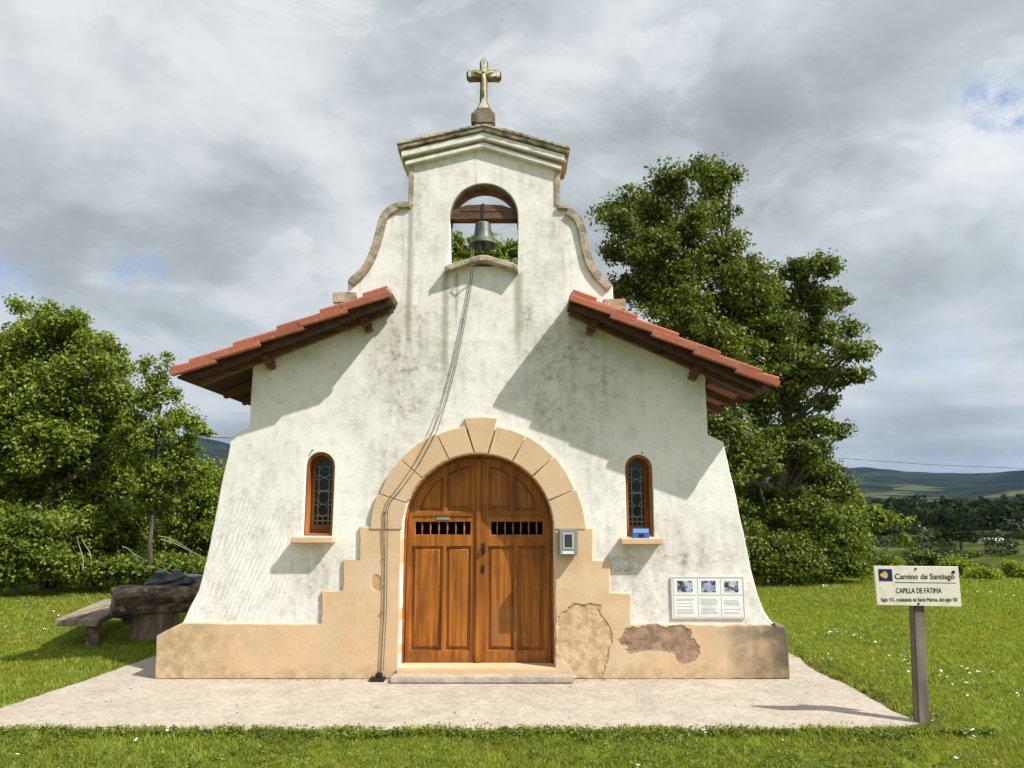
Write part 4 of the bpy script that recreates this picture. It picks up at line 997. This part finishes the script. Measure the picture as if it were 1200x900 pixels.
def tree(name, label, cat, base, blobs, ntip, nleaf, lsize, m_, seed, crad=.26, trunk_r=.16, group=None, tilt=None, trunk_top=None, twigs=True, flat=.7):
    base = Vector(base); t = thing(name, tuple(base), label, cat, group); rr_ = random.Random(seed)
    tips, kb = tips_from_blobs(blobs, ntip, seed)
    top = Vector(trunk_top) if trunk_top else Vector(max(blobs, key=lambda b: b[2]+b[5]*.3)[:3])
    m = MB(); n = 8; tr = []
    for i in range(n+1):
        f = i/n; p_ = base.lerp(top, f)+Vector((rr_.uniform(-.06, .06), rr_.uniform(-.06, .06), 0))*(0 if i == 0 else 1); tr.append(p_)
    tr[0].z -= .1
    rads = [trunk_r*(1.25 if i == 0 else 1)*(1-.85*i/n) for i in range(n+1)]
    m.tube(tr, rads, 9)
    ends = []
    for b in blobs:
        c = Vector(b[:3]); f = max(.18, min(.92, ((c.z-b[5]*.6)-base.z)/max(top.z-base.z, .1)-.10)); s = tr[min(int(f*n), n)]
        mid = s.lerp(c, .5)+Vector((0, 0, -.05*(c-s).length)); r0_ = max(trunk_r*.38*(1-f*.5), .014)
        m.tube([s, mid, c], [r0_, r0_*.6, r0_*.25], 6, cap=False); ends.append(c)
    if twigs:
        step = max(1, len(tips)//420)
        for i in range(0, len(tips), step):
            c = ends[kb[i]]; q = Vector(tips[i]); md = c.lerp(q, .5)+Vector((rr_.uniform(-.05, .05), rr_.uniform(-.05, .05), -.04)); m.tube([c, md, q], [.012, .008, .003], 3, cap=False)
    m.build('trunk', M_bark, t)
    V, Fi = leaves_np(tips, nleaf, crad, lsize, seed+1, flat=flat)
    me = np_mesh('crown', V, Fi, 6); link('crown', me, m_, t)
    return t
def B(px, py, rx, ry, Y, ry3=None):
    c = at(px, py, Y); s = (Y+D)/F*1.0; return (c.x, c.y, c.z, rx*s, (ry3 if ry3 else (rx+ry)/2*s), ry*s)

# big tree on the right, two stems' worth of crown
YR = 8.2
bl = [(838,212,22,28),(820,200,14,16),(745,238,28,22),(728,262,24,22),(785,216,22,24),(765,250,26,24),(835,250,28,22),(800,265,40,30),(760,290,34,26),(720,296,20,14),(735,335,30,28),(790,320,42,36),
      (845,300,30,26),(865,330,32,28),(800,370,44,36),(850,375,40,34),(868,276,14,12),(775,345,34,30),(880,305,16,14),(885,345,24,26),(878,395,30,30),(845,410,34,30),(712,248,10,10),(858,205,8,10),(895,335,14,14)]
tree('maple_tree', 'tall dark green tree rising behind the right eave of the chapel', 'tree', (at(830, 672, YR).x, YR, 0), [B(a, b, c*.92, d*.92, YR+random.Random(i).uniform(-.9, .9)) for i, (a, b, c, d) in enumerate(bl)]+[B(850, 430, 50, 40, YR), B(840, 500, 40, 40, YR), B(800, 430, 46, 40, YR), B(790, 500, 44, 44, YR), B(820, 560, 46, 44, YR)], 1800, 70, .076, M_leafR, 31, .25, .20)
YR2 = 9.0
bl = [(930,318,22,16),(965,312,18,14),(905,345,22,20),(945,350,30,22),(978,350,16,18),(915,385,32,24),(960,390,28,22),(1000,412,24,12),(985,440,24,14),(900,420,32,24),(945,430,32,24),(925,465,30,20),
      (968,470,16,10),(890,470,28,24),(905,512,34,24),(950,500,26,14),(985,505,22,9),(880,540,32,28),(930,545,34,24),(965,560,24,20),(890,590,34,34),(935,600,36,34),(870,630,28,34),(915,645,36,26),(960,600,24,26),(905,375,26,26),(890,400,26,24),(915,440,30,24),(940,390,26,24),(1012,405,12,8),(995,385,12,10),(1005,440,12,8),(955,530,26,20),(985,575,20,20)]
tree('broad_tree', 'loose spreading tree with airy outer boughs right of the chapel', 'tree', (at(905, 672, YR2).x, YR2, 0), [B(a, b, c*.95, d*.95, YR2+random.Random(i+50).uniform(-.8, .8)) for i, (a, b, c, d) in enumerate(bl)], 1600, 62, .076, M_leafR, 33, .22, .17, trunk_top=at(935, 330, YR2))
tree('round_bush', 'dense rounded bright green bush at the foot of the right trees', 'bush', (at(972, 672, 8.6).x, 8.6, 0), [B(972, 628, 36, 34, 8.6), B(985, 610, 22, 20, 8.4), B(955, 645, 26, 24, 8.3), B(995, 650, 22, 20, 8.6), B(965, 664, 26, 12, 8.6), B(1002, 664, 18, 10, 8.5)], 480, 52, .065, M_leafB, 35, .2, .05)
tree('branching_shrub', 'open shrub with long drooping sprays right of the rounded bush', 'shrub', (at(1005, 668, 9.6).x, 9.6, 0), [B(1015, 600, 18, 9, 9.6), B(1035, 608, 18, 9, 9.6), B(1055, 612, 12, 6, 9.6), B(1062, 630, 9, 8, 9.6), B(1008, 625, 14, 12, 9.6), B(1000, 590, 14, 10, 9.6)], 150, 22, .085, M_leafL, 37, .18, .05)
tree('low_bush', 'low bush under the broad tree beside the chapel corner', 'bush', (at(900, 672, 8.0).x, 8.0, 0), [B(905, 650, 32, 22, 8.0), B(935, 655, 25, 18, 8.0), B(880, 655, 20, 20, 8.0), B(925, 640, 20, 16, 8.3), B(900, 668, 26, 10, 8.0), B(935, 668, 24, 9, 8.0)], 340, 44, .07, M_leafR, 39, .2, .04)
# weeds at the meadow edge, right
for i, (px, py, rx, ry, Y, lab) in enumerate([(1120, 662, 13, 8, 9.8, 'yellow green weed clump directly behind the sign'), (1152, 672, 16, 5, 9.3, 'low light green weeds at the meadow edge right of the sign'), (1082, 654, 20, 11, 10.4, 'small dark shrub standing behind the trail sign'), (1190, 668, 12, 9, 9.6, 'taller weeds at the right edge of the meadow'), (1038, 662, 14, 9, 9.9, 'pale weeds between the shrub and the sign')]):
    tree('weed_clump', lab, 'weeds', (at(px, 672, Y).x, Y, 0), [B(px, py, rx, ry, Y), B(px+rx*.6, py+2, rx*.6, ry*.7, Y)], 80, 22, .07, M_leafR if i == 2 else M_leafW, 60+i, .12, .015, twigs=False)
# small tree seen through the bell opening
YT = 9.5
bl = [(545,290,16,14),(530,292,9,10),(605,292,10,10),(575,286,14,14),(566,280,10,14),(578,292,14,12),(598,297,12,11),(560,330,45,25),(535,300,10,8),(590,330,30,25),(550,380,60,40),(565,300,22,12)]
tree('rear_tree', 'leafy treetop seen through the bell opening behind the chapel', 'tree', (at(566, 672, YT).x, YT, 0), [B(a, b, c, d, YT) for a, b, c, d in bl], 620, 44, .085, M_leafL, 41, .20, .13)
# left group
YL = 7.4
bl = [(60,372,20,18),(35,385,20,16),(90,378,18,18),(20,360,10,10),(110,395,16,18),(60,400,42,30),(15,420,36,36),(100,430,34,34),(130,460,20,26),(60,460,55,45),(5,480,40,40),(110,500,42,40),(150,520,16,22),
      (50,540,60,48),(110,560,50,44),(150,590,26,40),(20,590,50,40),(85,620,60,32),(-30,450,40,60),(-40,560,50,60),(142,430,14,14),(128,415,16,16),(148,470,14,18),(158,500,14,20),(60,520,50,40),(70,560,50,40),(120,520,36,34),(25,400,26,24),(85,395,22,18)]
tree('hedgerow_tree', 'large bright leafy tree filling the left edge of the picture', 'tree', (at(60, 672, YL).x, YL, 0), [B(a, b, c*.95, d*.95, YL+random.Random(i+90).uniform(-.7, .7)) for i, (a, b, c, d) in enumerate(bl)], 2100, 70, .072, M_leafL, 43, .23, .15, trunk_top=at(62, 390, YL))
YS = 6.6
bl = [(170,432,6,12),(197,425,5,12),(184,450,10,14),(200,462,10,12),(173,472,12,14),(207,488,12,10),(228,497,14,9),(240,505,8,6),(190,500,20,16),(170,520,16,20),(212,528,24,16),(190,555,30,24),(225,560,18,20),(180,590,22,16)]
tree('young_tree', 'slender young tree with a pale trunk left of the chapel', 'tree', (at(180, 680, YS).x, YS, 0), [B(a, b, c, d, YS+random.Random(i+130).uniform(-.3, .3)) for i, (a, b, c, d) in enumerate(bl)], 420, 44, .062, M_leafL, 45, .15, .05, trunk_top=at(187, 460, YS))
for i, (nm, lab, px, Y, bb_, lm) in enumerate([
    ('bramble_bush', 'light green bramble bush at the lower left edge', 25, 6.2, [(20,640,40,24),(55,658,30,16),(0,620,30,30),(40,625,20,18),(10,668,34,14),(75,668,18,8)], M_leafB),
    ('dark_shrub', 'dark shaded shrub under the large left tree', 110, 7.9, [(95,620,50,36),(135,625,40,34),(110,590,50,30),(95,652,40,22),(135,655,40,20),(170,650,30,22)], M_leafR),
    ('corner_shrub', 'dense shrub between the young tree and the left chapel wall', 228, 8.2, [(225,590,30,34),(240,560,22,24),(235,625,30,34),(205,640,30,28),(255,600,20,50),(230,655,34,18)], M_leafL),
    ('ivy_mound', 'low ivy covered mound behind the log table', 190, 6.8, [(185,664,40,12),(215,666,30,12),(150,664,34,13),(118,664,34,12),(90,668,22,9)], M_leafB),
    ('back_thicket', 'deep green thicket closing the gap behind the left trees', 120, 9.6, [(40,590,70,60),(110,560,70,70),(180,590,60,60),(150,620,80,40),(-20,600,60,70)], M_leafR)]):
    tree(nm, lab, 'bush', (at(px, 672, Y).x, Y, 0), [B(a, b, c, d, Y) for a, b, c, d in bb_], 480 if i != 3 else 300, 46, .068, lm, 150+i, .2, .05)
# dead sticks in front of the left thicket
rk = random.Random(77)
for k, (a_, b_, lab) in enumerate([((97, 668), (90, 628), 'bare bent stick rising from the shade, leftmost'), ((107, 655), (96, 630), 'short bare stick beside the leftmost one'), ((143, 640), (172, 658), 'pale fallen stick left of the young tree'), ((188, 632), (240, 655), 'long pale stick leaning right of the young trunk'), ((196, 650), (193, 668), 'upright pale stick right of the young trunk'), ((185, 628), (225, 646), 'upper thin pale stick right of the young trunk')]):
    p = at(*a_, 5.9); q = at(*b_, 6.1); md = (p+q)/2+Vector((rk.uniform(-.05, .05), 0, rk.uniform(-.02, .06)))
    tag(MB().tube([p, p.lerp(md, .5)+Vector((.02, 0, .015)), md, md.lerp(q, .5)+Vector((-.015, 0, .012)), q], [.007, .0065, .006, .0045, .003], 5).build('dead_stick', M_stick, base=tuple(p)), lab, 'stick', 'dead sticks by the left hedge')

# distant trees in the valley
proto = None
rv = random.Random(5)
def far_tree_mesh(seed):
    r = random.Random(seed); bl = [(r.uniform(-.35, .35), r.uniform(-.35, .35), r.uniform(.45, .95), r.uniform(.25, .4), r.uniform(.25, .4), r.uniform(.18, .3)) for _ in range(7)]
    tips, _ = tips_from_blobs(bl, 150, seed); V, Fi = leaves_np(tips, 10, .10, .075, seed); me = np_mesh('crown', V, Fi, 6); me.materials.append(M_leafF)
    tm = MB().tube([(0, 0, -.08), (.01, 0, .3), (0, .01, .7)], [.045, .035, .015], 6).mesh('trunk'); tm.materials.append(M_bark); return me, tm
FT = [far_tree_mesh(s) for s in (1, 2, 3)]
def ground_at(px, r):
    x = (px-600)/F; th = math.atan(x/ (1.0)); X_ = r*math.sin(th); Y_ = r*math.cos(th)-D; return X_, Y_, float(terr_h(np.array(X_), np.array(Y_)))
spots = [(1115, 118, 3.6), (1078, 80, 2.4), (1066, 88, 2.2), (1094, 84, 2.0), (1190, 62, 1.8), (1168, 58, 1.5), (1162, 190, 3), (1125, 238, 5), (1060, 240, 6), (1090, 250, 5), (1155, 246, 6), (1200, 240, 5), (1180, 262, 7), (1040, 250, 5), (1108, 258, 5), (1225, 180, 5), (1138, 262, 6), (1075, 262, 6)]
for i, (px, r, hh) in enumerate(spots):
    X_, Y_, Z_ = ground_at(px, r); cm, tm = FT[i % 3]
    near = r < 160
    t = thing('field_tree', (X_, Y_, Z_), ['lone round dark tree above the top right corner of the sign', 'low dark tree just left above the sign board', 'leftmost low tree in the near valley behind the sign', 'low dark tree above the middle of the sign board', 'low tree at the right edge of the near valley', 'low tree in the near valley right of the sign'][i] if near else 'rounded tree in the dark hedge line across the valley', 'tree', 'scattered field trees' if near else 'trees of the far hedge line')
    t.scale = (hh*1.25, hh*1.25, hh); t.rotation_euler.z = rv.uniform(0, 6)
    for nm, me in (('crown', cm), ('trunk', tm)):
        o = bpy.data.objects.new(nm, me); COL.objects.link(o); o.parent = t
# far woodland as one mass of crowns
def woodland():
    r = np.random.default_rng(12); C_ = []; S_ = []
    for _ in range(3200):
        th = r.uniform(-.72, .85); rr_ = 242+ (r.random()**1.9)*950; X_ = rr_*math.sin(th); Y_ = rr_*math.cos(th)-D
        if math.sin(X_*.012+1)+math.sin(Y_*.009+X_*.004)+r.normal(0, .35) < -.15 and rr_ > 420: continue
        C_.append((X_, Y_, float(terr_h(np.array(X_), np.array(Y_))))); S_.append(r.uniform(2.5, 6)*(1+.0006*rr_))
    C_ = np.array(C_); S_ = np.array(S_); n = 34; Cr = np.repeat(C_, n, 0); Sr = np.repeat(S_, n)[:, None]
    d = r.normal(0, 1, (len(Cr), 3)); d /= np.linalg.norm(d, axis=1, keepdims=True); Pp = Cr+d*Sr*np.array([.5, .5, .42])*r.uniform(.6, 1, (len(Cr), 1))+np.array([0, 0, .5])*Sr
    nrm = d+r.normal(0, .35, d.shape); nrm /= np.linalg.norm(nrm, axis=1, keepdims=True); t = r.normal(0, 1, d.shape); t -= nrm*(t*nrm).sum(1, keepdims=True); t /= np.linalg.norm(t, axis=1, keepdims=True); b = np.cross(nrm, t)
    s = Sr*.22
    V = np.stack([Pp-t*s, Pp+b*s*.8, Pp+t*s, Pp-b*s*.8], 1).reshape(-1, 3)
    tag(link('distant_woodland', np_mesh('distant_woodland', V, np.arange(len(V)).reshape(-1, 4), 4), M_leafF), 'dark woodland covering the slopes beyond the valley fields', 'woodland', kind='stuff')
woodland()
def scrub():
    r = np.random.default_rng(44); C_ = []; S_ = []
    def add(X_, Y_, sz): C_.append((X_, Y_, float(terr_h(np.array(X_), np.array(Y_))))); S_.append(sz)
    for r0, sl, wob, sz, dens in ((205, 60, 9, 2.2, 1.5), (150, -50, 7, 1.7, .9), (112, 40, 5, 1.6, 1.1), (84, -18, 5, 1.5, 1.4), (232, 10, 6, 3.2, 2.2)):
        th = -.75
        while th < .85:
            rr_ = r0+sl*(th-.5)+wob*math.sin(th*9+r0); th += .9/rr_/dens*1.4
            if math.sin(th*23+r0*.7)+math.sin(th*7+r0) < -.6: continue
            q = rr_+r.normal(0, 1.6); add(q*math.sin(th), q*math.cos(th)-D, sz*r.uniform(.5, 1.35))
    for _ in range(900):
        th = r.uniform(-.75, .85); rr_ = r.uniform(48, 235); X_ = rr_*math.sin(th); Y_ = rr_*math.cos(th)-D
        if math.sin(X_*.09+2)+math.sin(Y_*.07+X_*.03)+r.normal(0, .3) > 1.0: add(X_, Y_, r.uniform(.5, 1.6))
    C_ = np.array(C_); S_ = np.array(S_); n = 110; Cr = np.repeat(C_, n, 0); Sr = np.repeat(S_, n)[:, None]
    d = r.normal(0, 1, (len(Cr), 3)); d /= np.linalg.norm(d, axis=1, keepdims=True); Pp = Cr+d*Sr*np.array([.75, .75, .5])*r.uniform(.5, 1, (len(Cr), 1))+np.array([0, 0, .38])*Sr
    nrm = d+r.normal(0, .5, d.shape); nrm /= np.linalg.norm(nrm, axis=1, keepdims=True); t = r.normal(0, 1, d.shape); t -= nrm*(t*nrm).sum(1, keepdims=True); t /= np.linalg.norm(t, axis=1, keepdims=True); b = np.cross(nrm, t)
    s = Sr*.13
    V = np.stack([Pp-t*s, Pp+b*s*.7, Pp+t*s, Pp-b*s*.7], 1).reshape(-1, 3)
    tag(link('valley_scrub', np_mesh('valley_scrub', V, np.arange(len(V)).reshape(-1, 4), 4), M_leafF2), 'ragged hedges and scrub growing over the valley fields', 'scrub', kind='stuff')
M_leafF2 = leafmat('scrub_leaves', (.018, .032, .008), (.055, .075, .014), (.038, .055, .012), .2)
scrub()
# white farm shed across the fields, and a few hamlet houses on the hill
X_, Y_, Z_ = ground_at(1151, 170)
sh = thing('farm_shed', (X_, Y_, Z_), 'tiny low white shed in the bright field across the valley', 'shed')
MB().box((X_-1.7, Y_-1.5, Z_-.5), (X_+1.7, Y_+1.5, Z_+.8)).build('wall', mat('white_wash', base=(.7, .7, .68)), sh)
MB().add([(X_-1.9, Y_-1.8, Z_+.8), (X_+1.9, Y_-1.8, Z_+.8), (X_+1.9, Y_, Z_+1.25), (X_-1.9, Y_, Z_+1.25), (X_-1.9, Y_+1.8, Z_+.8), (X_+1.9, Y_+1.8, Z_+.8)], [(0,1,2,3),(3,2,5,4),(0,3,4),(1,5,2),(0,4,5,1)]).build('roof', mat('pale_sheet_roof', base=(.5, .52, .54)), sh)
M_froof = mat('faded_roof', base=(.17, .10, .075), rough=.9)
for i, (px, r) in enumerate([(1057, 1010), (1066, 1020), (1075, 1000), (1084, 1040), (1094, 1030)]):
    X_, Y_, Z_ = ground_at(px, r); s = 2.3+.5*(i % 2)
    hs = thing('distant_house', (X_, Y_, Z_), 'tiny pale house in the hamlet on the far hillside', 'house', 'houses of the far hamlet')
    MB().box((X_-s, Y_-s, Z_-2), (X_+s, Y_+s, Z_+4.2)).build('wall', M_side, hs)
    MB().add([(X_-s-.4, Y_-s-.4, Z_+4.2), (X_+s+.4, Y_-s-.4, Z_+4.2), (X_+s+.4, Y_, Z_+5.4), (X_-s-.4, Y_, Z_+5.4), (X_-s-.4, Y_+s+.4, Z_+4.2), (X_+s+.4, Y_+s+.4, Z_+4.2)], [(0,1,2,3),(3,2,5,4),(0,3,4),(1,5,2),(0,4,5,1)]).build('roof', M_froof, hs)
# overhead power line behind the chapel
pa, pb_ = at(235, 512, 30), at(1230, 551, 48)
m = MB(); a_ = pa+(pa-pb_)*.9; e_ = pb_+(pb_-pa)*.9; pts = []
pole_t = [a_, pa, at(985, 537, 43), at(1090, 544.5, 45), at(1200, 549, 47.5), e_]
m.tube([tuple(q) for q in pole_t], .018, 5)
tag(m.build('power_line', M_black, base=tuple(pa)), 'thin black overhead cable crossing in front of the far hills', 'cable')

# ------------------------------------------------------------------ grass, clover, daisies
def grass():
    r = np.random.default_rng(3); N = 3400000
    X = r.uniform(-13, 13, N); Y = r.uniform(-3.4, 11.5, N); d = np.hypot(X, Y+D)
    vis = (np.abs(X) < (Y+D)*.80+.6)
    dens = np.clip((5.6/d)**1.9, 0, 1)
    keep = vis & (r.random(N) < dens) & ~in_apron(X, Y)
    keep &= ~((np.abs(X-3.02) < .09) & (Y > -1.35) & (r.random(N) < .8))
    keep &= ~((X > XL-.2) & (X < XR+.2) & (Y > 0))
    hid = (np.abs(X+.3) < 2.2*(Y+D)/D) & (Y > 1.5); keep &= ~hid
    X = X[keep]; Y = Y[keep]; d = d[keep]; n = len(X)
    patch = .5+.5*np.sin(X*2.1+1.3*np.sin(Y*1.7))*np.cos(Y*2.6+np.sin(X*1.3))
    h = r.uniform(.014, .044, n)*(.65+.6*patch)*np.clip((d/6)**.25, 1, 1.4); w = .0026*(d/5.)**.95*r.uniform(.8, 1.5, n)
    a = r.uniform(0, 2*math.pi, n); lx = r.normal(0, .5, n)*h; ly = r.normal(0, .5, n)*h; cx_, sy_ = np.cos(a)*w, np.sin(a)*w
    z0 = -.02
    V = np.empty((n, 5, 3)); V[:, 0] = np.stack([X-cx_, Y-sy_, np.full(n, z0)], -1); V[:, 1] = np.stack([X+cx_, Y+sy_, np.full(n, z0)], -1)
    V[:, 2] = np.stack([X+cx_*.7+lx*.35, Y+sy_*.7+ly*.35, z0+h*.6], -1); V[:, 3] = np.stack([X-cx_*.7+lx*.35, Y-sy_*.7+ly*.35, z0+h*.6], -1)
    V[:, 4] = np.stack([X+lx, Y+ly, z0+h], -1)
    idx = np.arange(n)[:, None]*5; F4 = (idx+np.array([0, 1, 2, 3])); F3 = (idx+np.array([3, 2, 4]))
    me = bpy.data.meshes.new('grass'); me.vertices.add(n*5); me.vertices.foreach_set('co', V.astype(np.float32).ravel())
    me.loops.add(n*7); L_ = np.concatenate([F4, F3], 1).astype(np.int32).ravel(); me.loops.foreach_set('vertex_index', L_)
    me.polygons.add(n*2); ls = (np.arange(n)[:, None]*7+np.array([0, 4])).astype(np.int32).ravel(); me.polygons.foreach_set('loop_start', ls); me.update(calc_edges=True)
    tag(link('grass', me, M_grass), 'short green lawn grass round the concrete apron', 'grass', kind='stuff'); print('blades', n)
grass()
def clover():
    r = np.random.default_rng(8); Cs = []
    for _ in range(3600):
        x = r.uniform(-4.4, 3.4); y = -1.60-abs(r.normal(0, .10)) if r.random() < .55 else r.uniform(-2.6, -1.6)
        if y > -1.7 or math.sin(x*3.1)+math.sin(x*1.3+2+y*4) > -.2: Cs.append((x, y+.02*math.sin(x*9), r.uniform(.0, .035)))
    for _ in range(9000):
        x = r.uniform(-4.6, 9); y = r.uniform(-2.7, 6)
        if y > -1.6 and x < 3.1: continue
        if math.sin(x*1.7+1.3*math.sin(y*1.1))+math.sin(y*2.3+x*.6)+r.normal(0, .35) > .75 or (y < -1.6 and x < .2 and r.random() < .8): Cs.append((x, y, r.uniform(0, .022)))
    for _ in range(500):
        y = r.uniform(-1.4, 3); x = 3.06+abs(r.normal(0, .10)); Cs.append((x, y, r.uniform(0, .03)))
    V, Fi = leaves_np(Cs, 7, .04, .020, 9, flat=.4, up=1.8)
    tag(link('clover', np_mesh('clover', V, Fi, 6), M_leafB), 'broad leaved clover and weeds along the edge of the pavement', 'ground cover', kind='stuff')
clover()
def tufts():
    r = np.random.default_rng(71); Cs = []
    for _ in range(420):
        if r.random() < .5: x, y = r.uniform(-4.4, 3.2), -1.62-abs(r.normal(0, .05))
        elif r.random() < .6: y = r.uniform(-1.4, 5); x = 3.02+abs(r.normal(0, .06))
        else: x, y = r.choice([-1, 1])*r.uniform(3.3, 9), r.uniform(-2, 8)
        Cs.append((x, y))
    CA = np.array(Cs); Cs = CA[~in_apron(CA[:, 0], CA[:, 1])]
    vs = []; fs = []
    for x, y in Cs:
        for _ in range(int(r.integers(8, 22))):
            a_ = r.uniform(0, 6.28); L_ = r.uniform(.04, .10); q = r.uniform(.15, .75); w = .0035; bx_, by_ = x+r.normal(0, .02), y+r.normal(0, .02)
            ca, sa = math.cos(a_), math.sin(a_); b0_ = len(vs)
            for t_, hw in ((0, w), (.5, w*.8), (1, 0)):
                o_ = L_*q*t_*t_; z = -.02+L_*t_*(1-.25*q*t_)
                if hw: vs.append((bx_+ca*o_-sa*hw, by_+sa*o_+ca*hw, z)); vs.append((bx_+ca*o_+sa*hw, by_+sa*o_-ca*hw, z))
                else: vs.append((bx_+ca*o_, by_+sa*o_, z))
            fs += [(b0_, b0_+1, b0_+3, b0_+2), (b0_+2, b0_+3, b0_+4)]
    tag(MB().add(vs, fs).build('grass_tufts', M_grass), 'longer ragged grass tufts leaning over the pavement edge', 'grass', kind='stuff')
tufts()
def litter():
    r = np.random.default_rng(29); Cs = [(r.uniform(-3.6, 2.8), r.uniform(-1.55, -.1), .006) for _ in range(34)]+[(r.uniform(-3.2, 2.5), -.06-abs(r.normal(0, .03)), .006) for _ in range(70)]+[(r.uniform(-3.7, 2.9), -1.5+abs(r.normal(0, .04)), .006) for _ in range(60)]
    V, Fi = leaves_np(Cs, 1, .004, .022, 30, flat=.2, up=6)
    tag(link('leaf_litter', np_mesh('leaf_litter', V, Fi, 6), mat('dead_leaf', base=(.16, .11, .06), rough=.9)), 'dry brown leaf scraps lying on the pavement', 'leaf litter', kind='stuff')
litter()
def daisies():
    r = np.random.default_rng(15); P_ = []
    cl = [(2.8+r.uniform(0, 6), r.uniform(-1.8, 8), r.uniform(.08, .3)) for _ in range(26)]
    cl += [(2.0, -1.9, .5), (3.2, -1.7, .3), (3.6, -.2, .3), (3.4, .6, .25), (4.1, -.6, .3), (3.9, .1, .25)]
    for cx_, cy_, s in cl:
        for _ in range(int(r.integers(6, 24))): P_.append((cx_+r.normal(0, s), cy_+r.normal(0, s)))
    for _ in range(90): P_.append((r.uniform(-8, -4.2), r.uniform(-1, 5)))
    for _ in range(14): P_.append((r.uniform(-4, 3), r.uniform(-2.5, -1.7)))
    P_ = np.array(P_); P_ = P_[~in_apron(P_[:, 0], P_[:, 1])]; vs = []; fs = []
    for x, y in P_:
        z = r.uniform(.03, .06); s = r.uniform(.007, .012)*(1+.04*math.hypot(x, y+D)); tx, ty = r.normal(0, .3, 2); b0_ = len(vs)
        for k in range(6):
            a_ = k*math.pi/3; u, v = math.cos(a_)*s, math.sin(a_)*s; vs.append((x+u, y+v, z+u*tx+v*ty-.2*v))
        fs.append(tuple(range(b0_, b0_+6)))
    tag(MB().add(vs, fs).build('daisies', mat('daisy_petals', base=(.72, .72, .68), rough=.7)), 'small white daisies scattered in the lawn', 'flowers', kind='stuff')
daisies()

# ------------------------------------------------------------------ haze
hz = MB().box((-9500, -9500, -80), (9500, 9500, 420)).build('haze', None)
hm = bpy.data.materials.new('haze_air'); hm.use_nodes = True; nt = hm.node_tree; nt.nodes.clear()
ov = nt.nodes.new('ShaderNodeOutputMaterial'); pv = nt.nodes.new('ShaderNodeVolumePrincipled')
pv.inputs['Color'].default_value = (.28, .52, 1, 1); pv.inputs['Density'].default_value = .000036; pv.inputs['Anisotropy'].default_value = .2
nt.links.new(pv.outputs[0], ov.inputs['Volume']); hz.data.materials.append(hm)
tag(hz, 'thin blue air haze over the valley', 'haze', kind='stuff')
